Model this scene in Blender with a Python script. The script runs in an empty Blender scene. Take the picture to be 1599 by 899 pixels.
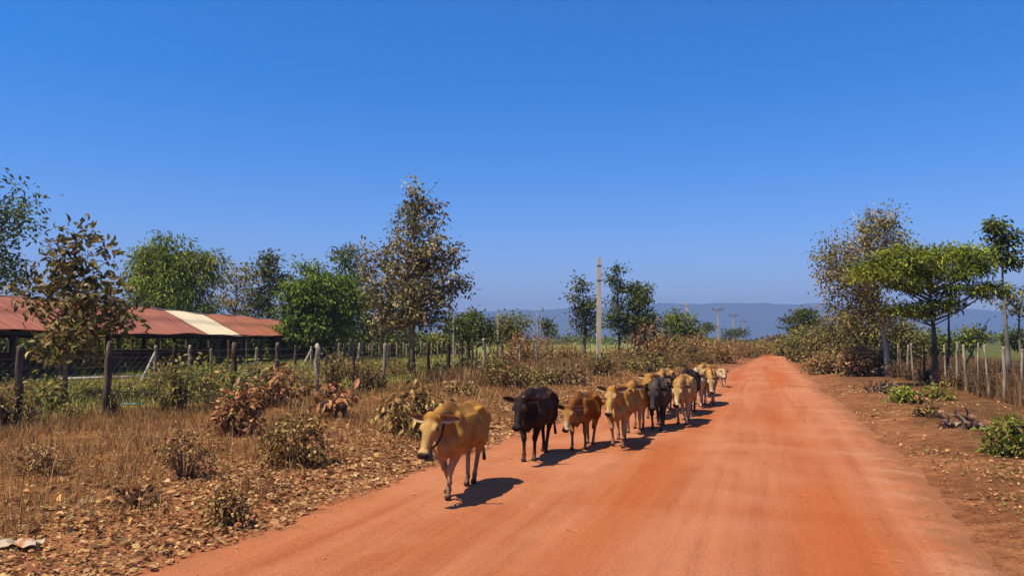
import bpy, math, random
import numpy as np
from mathutils import Vector, Matrix

# ------------------------------------------------------------------ camera, sky, sun, exposure
SC = bpy.context.scene
COL = SC.collection
F = 1200.0                      # focal length in pixels of the 1599 px wide photograph
CAMH = 1.8
YAW = math.radians(18.2)        # the road runs along +Y; the camera looks to its left
PITCH = math.atan(80.5 / F)
RT = np.array([math.cos(YAW), math.sin(YAW)])
FW = np.array([-math.sin(YAW), math.cos(YAW)])

cam_data = bpy.data.cameras.new('camera')
cam = bpy.data.objects.new('camera', cam_data)
COL.objects.link(cam)
cam.location = (0, 0, CAMH)
cam.rotation_euler = (math.pi / 2 + PITCH, 0, YAW)
cam_data.sensor_width = 36.0
cam_data.lens = 36.0 * F / 1599.0
cam_data.clip_start = 0.1
cam_data.clip_end = 30000
SC.camera = cam

SUN_ELEV = math.radians(61)
SHADOW = RT * 0.87 + FW * 0.49
SHADOW = SHADOW / np.linalg.norm(SHADOW)
world = bpy.data.worlds.new('World')
SC.world = world
world.use_nodes = True
wn = world.node_tree
wn.nodes.clear()
w_out = wn.nodes.new('ShaderNodeOutputWorld')
w_bg = wn.nodes.new('ShaderNodeBackground')
w_sky = wn.nodes.new('ShaderNodeTexSky')
w_hsv = wn.nodes.new('ShaderNodeHueSaturation')
w_sky.sky_type = 'NISHITA'
w_sky.sun_disc = False
w_sky.sun_elevation = SUN_ELEV
w_sky.sun_rotation = math.atan2(-SHADOW[0], -SHADOW[1])
w_sky.altitude = 800
w_sky.air_density = 1.0
w_sky.dust_density = 0.1
w_sky.ozone_density = 4.0
w_hsv.inputs['Saturation'].default_value = 1.45
w_hsv.inputs['Hue'].default_value = 0.5
w_bg.inputs['Strength'].default_value = 0.086
wn.links.new(w_sky.outputs[0], w_hsv.inputs['Color'])
w_mul = wn.nodes.new('ShaderNodeVectorMath')
w_mul.operation = 'MULTIPLY'
w_mul.inputs[1].default_value = (1.28, 1.06, 1.28)
wn.links.new(w_hsv.outputs[0], w_mul.inputs[0])
# warm lobe added to the sky round the sun as fill for the shadows
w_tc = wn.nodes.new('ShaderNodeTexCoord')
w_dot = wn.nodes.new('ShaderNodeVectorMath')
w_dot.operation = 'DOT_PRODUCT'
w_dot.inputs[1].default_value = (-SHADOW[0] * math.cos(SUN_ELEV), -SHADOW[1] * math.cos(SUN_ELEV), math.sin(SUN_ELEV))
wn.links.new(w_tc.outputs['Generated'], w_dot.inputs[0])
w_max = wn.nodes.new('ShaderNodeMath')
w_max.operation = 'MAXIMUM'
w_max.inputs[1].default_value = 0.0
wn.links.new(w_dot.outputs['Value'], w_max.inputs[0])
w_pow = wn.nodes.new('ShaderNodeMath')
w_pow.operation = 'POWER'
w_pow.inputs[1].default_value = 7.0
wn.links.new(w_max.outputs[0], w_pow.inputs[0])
w_fill = wn.nodes.new('ShaderNodeVectorMath')
w_fill.operation = 'MULTIPLY_ADD'
w_fill.inputs[1].default_value = (3.2, 2.5, 1.7)
wn.links.new(w_pow.outputs[0], w_fill.inputs[0])
wn.links.new(w_mul.outputs[0], w_fill.inputs[2])
wn.links.new(w_fill.outputs[0], w_bg.inputs['Color'])
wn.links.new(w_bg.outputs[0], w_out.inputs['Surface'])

sun_data = bpy.data.lights.new('sun', 'SUN')
sun_data.energy = 5.0
sun_data.angle = math.radians(0.5)
sun_data.color = (1.0, 0.92, 0.76)
sun = bpy.data.objects.new('sun', sun_data)
COL.objects.link(sun)
travel = Vector((SHADOW[0] * math.cos(SUN_ELEV), SHADOW[1] * math.cos(SUN_ELEV), -math.sin(SUN_ELEV)))
sun.rotation_euler = travel.to_track_quat('-Z', 'Y').to_euler()

SC.view_settings.view_transform = 'Standard'
SC.view_settings.look = 'None'
SC.view_settings.gamma = 1.0
SC.view_settings.use_curve_mapping = False
SC.view_settings.exposure = 0.78
SC.render.engine = 'CYCLES'
SC.cycles.max_bounces = 6
SC.cycles.diffuse_bounces = 3
SC.cycles.glossy_bounces = 2
SC.cycles.transmission_bounces = 4
SC.cycles.volume_bounces = 0
SC.cycles.transparent_max_bounces = 4

# ------------------------------------------------------------------ helpers
rng = np.random.default_rng(7)


def smooth(a, b, x):
    t = np.clip((np.asarray(x, float) - a) / (b - a), 0, 1)
    return t * t * (3 - 2 * t)


def col_at(px, depth):
    """world x, y of the point seen in pixel column px at a horizontal distance depth ahead"""
    X = (px - 799.5) / F * depth
    return RT * X + FW * depth


def hgt_at(py, depth):
    return CAMH + (530.0 - py) / F * depth


def ground_px(px, py):
    d = CAMH * F / (py - 530.0)
    return col_at(px, d)


EDGE_S = np.array([-30, 0, 6, 17, 28, 41, 61, 87, 105, 120, 140, 170, 230])
EDGE_L = np.array([-5.1, -5.0, -4.85, -4.45, -3.4, -2.2, -1.5, -0.6, -0.7, -2.2, -6.0, -14.0, -34.0])
EDGE_R = np.array([1.95, 1.9, 1.85, 1.9, 1.95, 2.0, 2.0, 2.1, 2.0, 0.9, -2.4, -10.0, -30.0])


def edge_l(y):
    return np.interp(y, EDGE_S, EDGE_L) + 0.10 * np.sin(y * 0.83 + 1 + 2 * np.sin(y * 0.31)) + 0.05 * np.sin(y * 2.3 + 1.7 * np.sin(y * 0.9)) + 0.025 * np.sin(y * 6.1 + 2 * np.sin(y * 1.9))


def edge_r(y):
    return np.interp(y, EDGE_S, EDGE_R) + 0.10 * np.sin(y * 0.43 + 2 * np.sin(y * 0.17)) + 0.035 * np.sin(y * 1.3 + 2 + 2.7 * np.sin(y * 0.41)) + 0.03 * np.sin(y * 4.7 + 3 * np.sin(y * 0.7)) + 0.02 * np.sin(y * 11.0 + 3 * np.sin(y * 1.3))


def wob(x, y):
    return (np.sin(x * 0.9 + 1.3 * np.sin(y * 0.37)) * np.sin(y * 0.8 + 0.7 * np.sin(x * 0.53)) * 0.6
            + np.sin(x * 2.3 + y * 1.1) * np.sin(y * 2.1 - x * 0.7) * 0.3
            + np.sin(x * 4.7 - y * 3.3) * np.sin(y * 5.1 + x * 2.2) * 0.13)


def road_out(x, y):
    return np.maximum(edge_l(y) - x, x - edge_r(y))


def ground_h(x, y):
    x = np.asarray(x, float)
    y = np.asarray(y, float)
    d = road_out(x, y)
    near = np.exp(-(x * x + y * y) / (90.0 ** 2))
    h = -0.03 + 0.10 * smooth(-0.2, 2.0, d) + 0.07 * wob(x, y) * smooth(0.1, 1.8, d) * near
    h = h + 0.07 * np.exp(-((x - edge_r(y) - 1.1) / 0.6) ** 2) * near * (0.7 + 0.5 * np.sin(y * 1.7))
    return h


def gz(p):
    return float(ground_h(p[0], p[1]))


class MB:
    """collects vertices, faces and per-vertex colours; links them as one mesh object"""

    def __init__(self):
        self.v, self.c, self.tri, self.quad, self.n = [], [], [], [], 0

    def add(self, v, tri=None, quad=None, col=(0.5, 0.5, 0.5)):
        v = np.asarray(v, float).reshape(-1, 3)
        c = np.asarray(col, float)
        if c.ndim == 1:
            c = np.tile(c, (len(v), 1))
        self.v.append(v)
        self.c.append(c)
        if tri is not None and len(tri):
            self.tri.append(np.asarray(tri, int).reshape(-1, 3) + self.n)
        if quad is not None and len(quad):
            self.quad.append(np.asarray(quad, int).reshape(-1, 4) + self.n)
        self.n += len(v)

    def tube(self, pts, rad, n=6, col=(0.3, 0.2, 0.15), cap=True):
        pts = np.asarray(pts, float)
        m = len(pts)
        rad = np.broadcast_to(np.asarray(rad, float), (m,))
        tan = np.gradient(pts, axis=0)
        tan /= np.linalg.norm(tan, axis=1)[:, None] + 1e-9
        ref = np.array([0.0, 0, 1]) if abs(tan[0][2]) < 0.8 else np.array([1.0, 0, 0])
        a = np.cross(tan, ref)
        a /= np.linalg.norm(a, axis=1)[:, None] + 1e-9
        b = np.cross(tan, a)
        ang = np.arange(n) / n * 2 * math.pi
        v = (pts[:, None, :] + rad[:, None, None] * (a[:, None, :] * np.cos(ang)[None, :, None] + b[:, None, :] * np.sin(ang)[None, :, None])).reshape(-1, 3)
        i = np.arange(m - 1)[:, None] * n
        j = np.arange(n)[None, :]
        k = (j + 1) % n
        q = np.stack([i + j, i + n + j, i + n + k, i + k], -1).reshape(-1, 4)
        tri = []
        if cap:
            v = np.vstack([v, pts[0], pts[-1]])
            for jj in range(n):
                tri.append((m * n, jj, (jj + 1) % n))
                tri.append((m * n + 1, (m - 1) * n + (jj + 1) % n, (m - 1) * n + jj))
        c = np.asarray(col, float)
        if c.ndim == 2:
            c = np.repeat(c, n, axis=0)
            if cap:
                c = np.vstack([c, c[0], c[-1]])
        self.add(v, tri, q, c)

    def box(self, c, s, rz=0.0, col=(0.5, 0.5, 0.5), M=None):
        c = np.asarray(c, float)
        s = np.asarray(s, float) / 2
        v = np.array([[x, y, z] for x in (-1, 1) for y in (-1, 1) for z in (-1, 1)], float) * s
        if M is not None:
            v = v @ np.asarray(M).T
        elif rz:
            R = np.array([[math.cos(rz), -math.sin(rz), 0], [math.sin(rz), math.cos(rz), 0], [0, 0, 1]])
            v = v @ R.T
        q = [(0, 1, 3, 2), (4, 6, 7, 5), (0, 4, 5, 1), (2, 3, 7, 6), (0, 2, 6, 4), (1, 5, 7, 3)]
        self.add(v + c, None, q, col)

    def build(self, name, mat, parent=None, shade=False, tone=None):
        me = bpy.data.meshes.new(name)
        v = np.vstack(self.v)
        c = np.vstack(self.c) * (tone or {'leaf': 1.0, 'dry_leaf': 0.80, 'grass_blade': 0.78}.get(mat.name, 0.72))
        tri = np.vstack(self.tri) if self.tri else np.zeros((0, 3), int)
        quad = np.vstack(self.quad) if self.quad else np.zeros((0, 4), int)
        loops = np.concatenate([tri.ravel(), quad.ravel()]).astype(np.int32)
        starts = np.concatenate([np.arange(len(tri)) * 3, len(tri) * 3 + np.arange(len(quad)) * 4]).astype(np.int32)
        me.vertices.add(len(v))
        me.vertices.foreach_set('co', v.astype(np.float32).ravel())
        me.loops.add(len(loops))
        me.loops.foreach_set('vertex_index', loops)
        me.polygons.add(len(starts))
        me.polygons.foreach_set('loop_start', starts)
        me.polygons.foreach_set('use_smooth', np.full(len(starts), shade, dtype=bool))
        me.update(calc_edges=True)
        at = me.color_attributes.new('Col', 'FLOAT_COLOR', 'POINT')
        at.data.foreach_set('color', np.hstack([c, np.ones((len(c), 1))]).astype(np.float32).ravel())
        me.materials.append(mat)
        o = bpy.data.objects.new(name, me)
        COL.objects.link(o)
        if parent is not None:
            o.parent = parent
        return o


def tag(o, label=None, cat=None, group=None, kind=None):
    if label:
        o['label'] = label
    if cat:
        o['category'] = cat
    if group:
        o['group'] = group
    if kind:
        o['kind'] = kind
    return o


def empty(name, loc, label, cat, group=None, rz=0.0):
    o = bpy.data.objects.new(name, None)
    o.empty_display_size = 0.2
    COL.objects.link(o)
    o.location = (float(loc[0]), float(loc[1]), float(loc[2]))
    o.rotation_euler = (0, 0, rz)
    return tag(o, label, cat, group)


def copy_tree(o, parent=None):
    c = o.copy()
    COL.objects.link(c)
    c.parent = parent
    for ch in [x for x in COL.objects if x.parent == o]:
        copy_tree(ch, c)
    return c


# ------------------------------------------------------------------ materials
def nodes_of(name):
    m = bpy.data.materials.new(name)
    m.use_nodes = True
    nt = m.node_tree
    nt.nodes.clear()
    out = nt.nodes.new('ShaderNodeOutputMaterial')
    return m, nt, out


def N(nt, typ, **kw):
    n = nt.nodes.new(typ)
    for k, v in kw.items():
        if k in n.inputs:
            n.inputs[k].default_value = v
        else:
            setattr(n, k, v)
    return n


def mixc(nt, fac, a, b, mode='MIX'):
    n = nt.nodes.new('ShaderNodeMix')
    n.data_type = 'RGBA'
    n.blend_type = mode
    for sock, val in ((n.inputs['Factor'], fac), (n.inputs[6], a), (n.inputs[7], b)):
        if isinstance(val, bpy.types.NodeSocket):
            nt.links.new(val, sock)
        elif isinstance(val, (tuple, list)):
            sock.default_value = (val[0], val[1], val[2], 1)
        else:
            sock.default_value = val
    return n.outputs[2]


def ramp(nt, src, p0, p1, v0=0.0, v1=1.0):
    n = nt.nodes.new('ShaderNodeMapRange')
    n.interpolation_type = 'SMOOTHSTEP'
    n.inputs['From Min'].default_value = p0
    n.inputs['From Max'].default_value = p1
    n.inputs['To Min'].default_value = v0
    n.inputs['To Max'].default_value = v1
    nt.links.new(src, n.inputs['Value'])
    return n.outputs[0]


def noise(nt, vec, scale, detail=4.0, rough=0.55, dist=0.0):
    n = N(nt, 'ShaderNodeTexNoise', Scale=scale, Detail=detail, Roughness=rough, Distortion=dist)
    if vec is not None:
        nt.links.new(vec, n.inputs['Vector'])
    return n.outputs['Fac']


def mapped(nt, src, scale=(1, 1, 1), loc=(0, 0, 0), rot=(0, 0, 0)):
    n = nt.nodes.new('ShaderNodeMapping')
    n.inputs['Scale'].default_value = scale
    n.inputs['Location'].default_value = loc
    n.inputs['Rotation'].default_value = rot
    nt.links.new(src, n.inputs['Vector'])
    return n.outputs[0]


def bump(nt, h, strength=0.4, dist=0.02):
    n = nt.nodes.new('ShaderNodeBump')
    n.inputs['Strength'].default_value = strength
    n.inputs['Distance'].default_value = dist
    nt.links.new(h, n.inputs['Height'])
    return n.outputs[0]


def mat_leaf(name, trans=0.3, rough=0.55, spec=0.18):
    m, nt, out = nodes_of(name)
    at = N(nt, 'ShaderNodeAttribute', attribute_name='Col')
    geo = nt.nodes.new('ShaderNodeNewGeometry')
    nz = noise(nt, geo.outputs['Position'], 9.0, 2)
    c = mixc(nt, 1.0, at.outputs['Color'], mixc(nt, nz, (0.72, 0.72, 0.72), (1.28, 1.28, 1.28)), 'MULTIPLY')
    p = N(nt, 'ShaderNodeBsdfPrincipled', Roughness=rough)
    p.inputs['Specular IOR Level'].default_value = spec
    nt.links.new(c, p.inputs['Base Color'])
    t = nt.nodes.new('ShaderNodeBsdfTranslucent')
    nt.links.new(c, t.inputs['Color'])
    mx = N(nt, 'ShaderNodeMixShader')
    mx.inputs[0].default_value = trans
    nt.links.new(p.outputs[0], mx.inputs[1])
    nt.links.new(t.outputs[0], mx.inputs[2])
    nt.links.new(mx.outputs[0], out.inputs['Surface'])
    return m


def mat_attr(name, rough=0.8, spec=0.2, nscale=6.0, namp=0.35, stretch=(1, 1, 1), bstr=0.5, bdist=0.01, sheen=0.0):
    """base colour from the mesh's own colours, broken up by noise"""
    m, nt, out = nodes_of(name)
    at = N(nt, 'ShaderNodeAttribute', attribute_name='Col')
    tc = nt.nodes.new('ShaderNodeTexCoord')
    v = mapped(nt, tc.outputs['Object'], stretch)
    nz = noise(nt, v, nscale, 6, 0.6)
    lo, hi = 1 - namp, 1 + namp
    c = mixc(nt, 1.0, at.outputs['Color'], mixc(nt, ramp(nt, nz, 0.3, 0.7), (lo, lo, lo), (hi, hi, hi)), 'MULTIPLY')
    p = N(nt, 'ShaderNodeBsdfPrincipled', Roughness=rough)
    p.inputs['Specular IOR Level'].default_value = spec
    if sheen:
        p.inputs['Sheen Weight'].default_value = sheen
        p.inputs['Sheen Roughness'].default_value = 0.5
    nt.links.new(c, p.inputs['Base Color'])
    nt.links.new(bump(nt, noise(nt, v, nscale * 4, 5, 0.6), bstr, bdist), p.inputs['Normal'])
    nt.links.new(p.outputs[0], out.inputs['Surface'])
    return m


M_LEAF = mat_leaf('leaf')
M_DRY = mat_leaf('dry_leaf', 0.18, 0.8, 0.04)
M_GRASS = mat_leaf('grass_blade', 0.25, 0.75, 0.05)
M_BARK = mat_attr('bark', 0.9, 0.1, 7.0, 0.4, (1, 1, 0.25), 0.8, 0.02)
M_WOOD = mat_attr('weathered_wood', 0.95, 0.05, 16.0, 0.6, (1, 1, 0.16), 1.0, 0.02)
M_METAL = mat_attr('wire_metal', 0.6, 0.4, 20.0, 0.2)
M_CONC = mat_attr('pole_concrete', 0.85, 0.2, 3.0, 0.18, (1, 1, 0.3), 0.3, 0.01)
M_COAT = mat_attr('cattle_coat', 0.72, 0.09, 14.0, 0.2, (0.35, 1, 0.6), 0.5, 0.006, 0.0)
M_HORN = mat_attr('horn', 0.4, 0.5, 12.0, 0.2)
M_PLAIN = mat_attr('plain', 0.6, 0.3, 5.0, 0.12, (1, 1, 1), 0.2, 0.005)


def mat_eye():
    m, nt, out = nodes_of('eye')
    p = N(nt, 'ShaderNodeBsdfPrincipled', Roughness=0.12)
    p.inputs['Base Color'].default_value = (0.012, 0.008, 0.006, 1)
    nt.links.new(p.outputs[0], out.inputs['Surface'])
    return m


M_EYE = mat_eye()


def mat_road():
    m, nt, out = nodes_of('laterite_road')
    geo = nt.nodes.new('ShaderNodeNewGeometry')
    P = geo.outputs['Position']
    at = N(nt, 'ShaderNodeAttribute', attribute_name='Col')     # R: how far from the road's middle line, G: edge dust
    sep = nt.nodes.new('ShaderNodeSeparateColor')
    nt.links.new(at.outputs['Color'], sep.inputs[0])
    streak = noise(nt, mapped(nt, P, (1.6, 0.07, 1)), 1.6, 5, 0.6, 0.4)
    fine_streak = noise(nt, mapped(nt, P, (7, 0.35, 1), rot=(0, 0, 0.05)), 1.5, 5, 0.65)
    patch = noise(nt, P, 0.28, 4, 0.55, 0.6)
    cross = noise(nt, mapped(nt, P, (0.35, 1.3, 1)), 0.9, 4, 0.6, 0.5)
    grit = noise(nt, P, 38.0, 6, 0.75)
    base = mixc(nt, ramp(nt, streak, 0.32, 0.68), (0.29, 0.084, 0.028), (0.37, 0.128, 0.051))
    base = mixc(nt, ramp(nt, patch, 0.42, 0.66), base, (0.385, 0.150, 0.068))
    wash = nt.nodes.new('ShaderNodeMath')
    wash.operation = 'MULTIPLY'
    nt.links.new(ramp(nt, cross, 0.42, 0.78), wash.inputs[0])
    nt.links.new(sep.outputs[2], wash.inputs[1])
    base = mixc(nt, wash.outputs[0], base, (0.39, 0.185, 0.10))
    base = mixc(nt, ramp(nt, sep.outputs[0], 0.0, 1.0, 0.0, 0.72), base, (0.33, 0.072, 0.016))
    base = mixc(nt, ramp(nt, fine_streak, 0.35, 0.75, 0.0, 0.22), base, (0.31, 0.09, 0.033))
    edge_n = nt.nodes.new('ShaderNodeMath')
    edge_n.operation = 'ADD'
    nt.links.new(sep.outputs[1], edge_n.inputs[0])
    nt.links.new(ramp(nt, noise(nt, P, 2.2, 6, 0.7), 0.25, 0.75, -0.45, 0.45), edge_n.inputs[1])
    base = mixc(nt, ramp(nt, edge_n.outputs[0], 0.25, 0.85, 0.0, 0.95), base, mixc(nt, noise(nt, P, 6.0, 6, 0.7), (0.20, 0.078, 0.031), (0.30, 0.12, 0.052)))
    base = mixc(nt, ramp(nt, grit, 0.35, 0.65), mixc(nt, 1.0, base, (0.86, 0.84, 0.82), 'MULTIPLY'), mixc(nt, 1.0, base, (1.1, 1.1, 1.1), 'MULTIPLY'))
    p = N(nt, 'ShaderNodeBsdfPrincipled', Roughness=0.95)
    p.inputs['Specular IOR Level'].default_value = 0.08
    nt.links.new(base, p.inputs['Base Color'])
    b = nt.nodes.new('ShaderNodeMath')
    b.operation = 'ADD'
    nt.links.new(fine_streak, b.inputs[0])
    nt.links.new(grit, b.inputs[1])
    b2 = nt.nodes.new('ShaderNodeMath')
    b2.operation = 'ADD'
    nt.links.new(b.outputs[0], b2.inputs[0])
    nt.links.new(noise(nt, P, 4.5, 4, 0.6), b2.inputs[1])
    vor = N(nt, 'ShaderNodeTexVoronoi', Scale=3.4)
    vor.inputs['Randomness'].default_value = 1.0
    nt.links.new(P, vor.inputs['Vector'])
    pit = ramp(nt, vor.outputs['Distance'], 0.05, 0.24, -1.6, 0.0)
    keep = nt.nodes.new('ShaderNodeMath')
    keep.operation = 'MULTIPLY'
    nt.links.new(pit, keep.inputs[0])
    nt.links.new(ramp(nt, noise(nt, P, 0.8, 3, 0.6), 0.48, 0.62), keep.inputs[1])
    b3 = nt.nodes.new('ShaderNodeMath')
    b3.operation = 'ADD'
    nt.links.new(b2.outputs[0], b3.inputs[0])
    nt.links.new(keep.outputs[0], b3.inputs[1])
    nt.links.new(bump(nt, b3.outputs[0], 0.55, 0.035), p.inputs['Normal'])
    nt.links.new(p.outputs[0], out.inputs['Surface'])
    return m


def mat_ground():
    m, nt, out = nodes_of('dry_ground')
    geo = nt.nodes.new('ShaderNodeNewGeometry')
    P = geo.outputs['Position']
    at = N(nt, 'ShaderNodeAttribute', attribute_name='Col')
    n1 = noise(nt, P, 0.7, 6, 0.65, 0.5)
    n2 = noise(nt, P, 5.0, 6, 0.7)
    n3 = noise(nt, P, 30.0, 4, 0.7)
    c = mixc(nt, ramp(nt, n1, 0.36, 0.66), mixc(nt, 1.0, at.outputs['Color'], (0.72, 0.68, 0.64), 'MULTIPLY'), mixc(nt, 1.0, at.outputs['Color'], (1.22, 1.2, 1.16), 'MULTIPLY'))
    c = mixc(nt, ramp(nt, n2, 0.34, 0.68), mixc(nt, 1.0, c, (0.66, 0.62, 0.58), 'MULTIPLY'), mixc(nt, 1.0, c, (1.2, 1.2, 1.2), 'MULTIPLY'))
    c = mixc(nt, ramp(nt, n3, 0.35, 0.65), mixc(nt, 1.0, c, (0.72, 0.7, 0.68), 'MULTIPLY'), mixc(nt, 1.0, c, (1.22, 1.22, 1.22), 'MULTIPLY'))
    p = N(nt, 'ShaderNodeBsdfPrincipled', Roughness=0.96)
    p.inputs['Specular IOR Level'].default_value = 0.06
    nt.links.new(c, p.inputs['Base Color'])
    b = nt.nodes.new('ShaderNodeMath')
    b.operation = 'ADD'
    nt.links.new(n2, b.inputs[0])
    nt.links.new(n3, b.inputs[1])
    nt.links.new(bump(nt, b.outputs[0], 0.7, 0.035), p.inputs['Normal'])
    nt.links.new(p.outputs[0], out.inputs['Surface'])
    return m


def mat_mountain():
    m, nt, out = nodes_of('forested_slope')
    geo = nt.nodes.new('ShaderNodeNewGeometry')
    n1 = noise(nt, geo.outputs['Position'], 0.004, 6, 0.6)
    c = mixc(nt, ramp(nt, n1, 0.35, 0.65), (0.022, 0.038, 0.014), (0.05, 0.06, 0.024))
    p = N(nt, 'ShaderNodeBsdfPrincipled', Roughness=1.0)
    p.inputs['Specular IOR Level'].default_value = 0.0
    nt.links.new(c, p.inputs['Base Color'])
    nt.links.new(p.outputs[0], out.inputs['Surface'])
    return m


def mat_roof(name, c0, c1, c2):
    """corrugated sheet: ridges run down the slope (object X), rust and grime in patches"""
    m, nt, out = nodes_of(name)
    tc = nt.nodes.new('ShaderNodeTexCoord')
    P = tc.outputs['Object']
    n1 = noise(nt, mapped(nt, P, (0.5, 1.6, 0.5)), 0.9, 6, 0.65, 0.3)
    n2 = noise(nt, mapped(nt, P, (0.6, 6, 1)), 1.6, 5, 0.7)
    c = mixc(nt, ramp(nt, n1, 0.35, 0.68), c0, c1)
    c = mixc(nt, ramp(nt, n2, 0.52, 0.78, 0.0, 0.7), c, c2)
    wv = N(nt, 'ShaderNodeTexWave', wave_type='BANDS', bands_direction='Y', Scale=2.2, Distortion=0.0)
    nt.links.new(P, wv.inputs['Vector'])
    p = N(nt, 'ShaderNodeBsdfPrincipled', Roughness=0.6)
    p.inputs['Specular IOR Level'].default_value = 0.3
    nt.links.new(c, p.inputs['Base Color'])
    nt.links.new(bump(nt, wv.outputs['Fac'], 0.5, 0.04), p.inputs['Normal'])
    nt.links.new(p.outputs[0], out.inputs['Surface'])
    return m


# ------------------------------------------------------------------ ground, road, mountain, haze
def build_ground():
    n = 420
    u = np.linspace(-1, 1, n)
    k = 7.4
    A = 6200 / math.sinh(k)
    gx = A * np.sinh(k * u)
    gy = A * np.sinh(k * u) + 16
    X, Y = np.meshgrid(gx, gy, indexing='ij')
    Z = ground_h(X, Y)
    d = road_out(X, Y)
    left = X < (edge_l(Y) + edge_r(Y)) / 2
    soil = np.array([0.36, 0.15, 0.065])
    straw = np.array([0.29, 0.14, 0.048])
    rightsoil = np.array([0.20, 0.098, 0.04])
    field_y = np.array([0.46, 0.33, 0.11])
    field_g = np.array([0.22, 0.23, 0.045])
    brown = np.array([0.15, 0.085, 0.04])
    nz = wob(X * 0.35, Y * 0.35) * 0.5 + 0.5
    a = smooth(0.6, 3.2, d)[..., None]
    cl = soil * (1 - a) + straw * a
    fence_l = np.interp(Y, [0, 11, 28.6, 47, 60, 90], [-14.8, -14, -12.1, -10.8, -8.5, -5]) - X
    b = smooth(-0.6, 1.5, fence_l)[..., None]
    mixf = smooth(0.25, 0.75, nz)[..., None] * 0.75
    far = smooth(14, 34, fence_l)[..., None]
    fld = field_y * (1 - mixf) + field_g * mixf
    fld = fld * (1 - far) + (field_g * 1.15) * far
    cl = cl * (1 - b) + fld * b
    cr = rightsoil * np.ones_like(cl)
    dust = np.exp(-(np.clip(d, 0, 9) / 1.15) ** 1.5)[..., None]
    cr = cr * (1 - dust) + np.array([0.36, 0.145, 0.06]) * dust
    fr = smooth(6.0, 8.5, X)[..., None]
    fr2 = smooth(12, 24, X)[..., None]
    cr = cr * (1 - fr) + brown * fr
    cr = cr * (1 - fr2) + np.array([0.13, 0.145, 0.03]) * fr2
    C = np.where(left[..., None], cl, cr)
    idx = np.arange(n * n).reshape(n, n)
    q = np.stack([idx[:-1, :-1], idx[1:, :-1], idx[1:, 1:], idx[:-1, 1:]], -1).reshape(-1, 4)
    mb = MB()
    mb.add(np.stack([X, Y, Z], -1).reshape(-1, 3), None, q, C.reshape(-1, 3))
    tag(mb.build('ground', mat_ground(), None, True), kind='structure')


def build_road():
    ys = np.concatenate([np.arange(-6, 30, 0.16), np.arange(30, 70, 0.4), np.arange(70, 200, 1.2)])
    us = np.linspace(-0.09, 1.09, 170)
    Y, U = np.meshgrid(ys, us, indexing='ij')
    el, er = edge_l(Y), edge_r(Y)
    X = el + (er - el) * U
    d = road_out(X, Y)
    track = np.exp(-((X - 0.25) / 0.28) ** 2) + np.exp(-((X + 1.25) / 0.28) ** 2) + 0.5 * np.exp(-((X + 2.9) / 0.25) ** 2)
    Z = ground_h(X, Y) + 0.036 - 0.09 * smooth(-0.35, 0.5, d) + 0.012 * wob(X * 1.7, Y * 0.8) - 0.02 * track \
        + 0.010 * wob(X * 5.0, Y * 4.0) + 0.03 * (1 - np.clip(np.abs(U - 0.5) * 2, 0, 1))
    tyre = np.zeros_like(X)
    for x0, w_, a_, ph in ((-0.62, 0.07, 1.0, 0.3), (0.72, 0.07, 0.9, 0.3), (-1.98, 0.06, 0.8, 2.0), (-0.78, 0.05, 0.6, 2.1), (1.32, 0.07, 0.7, 4.0), (0.10, 0.06, 0.6, 4.1), (-3.1, 0.06, 0.5, 5.0)):
        xc = x0 + 0.10 * np.sin(Y * 0.13 + ph) + 0.05 * np.sin(Y * 0.37 + ph * 2)
        on = smooth(-0.35, 0.25, np.sin(Y * 0.23 + ph * 3) + 0.5 * np.sin(Y * 0.61 + ph))
        tyre += a_ * on * np.exp(-((X - xc) / w_) ** 2)
        Z = Z + 0.006 * a_ * on * (np.exp(-((X - xc - 2.1 * w_) / w_) ** 2) + np.exp(-((X - xc + 2.1 * w_) / w_) ** 2))
    Z = Z - 0.013 * np.clip(tyre, 0, 1.2)
    mid = np.exp(-((X - 0.3 - 0.25 * np.sin(Y * 0.21)) / 0.55) ** 2) * 1.0 + np.exp(-((X + 1.25 + 0.2 * np.sin(Y * 0.17)) / 0.45) ** 2) * 0.7 + np.exp(-((X + 2.9) / 0.25) ** 2) * 0.25
    mid *= 0.15 + 0.85 * smooth(0.25, 0.8, 0.5 + 0.5 * wob(X * 0.7 + 2, Y * 0.22))
    mid = np.clip(mid + 0.30 * tyre * (0.6 + 0.4 * wob(X * 2, Y * 1.3)), 0, 1)
    edge = smooth(-0.8, 0.25, d)
    wash = smooth(0.9, 1.5, X) * 0.9 + 0.25
    C = np.stack([mid, edge, wash], -1)
    n, m = Y.shape
    idx = np.arange(n * m).reshape(n, m)
    q = np.stack([idx[:-1, :-1], idx[:-1, 1:], idx[1:, 1:], idx[1:, :-1]], -1).reshape(-1, 4)
    mb = MB()
    mb.add(np.stack([X, Y, Z], -1).reshape(-1, 3), None, q, C.reshape(-1, 3))
    tag(mb.build('road', mat_road(), None, True, 1.0), kind='structure')


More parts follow.
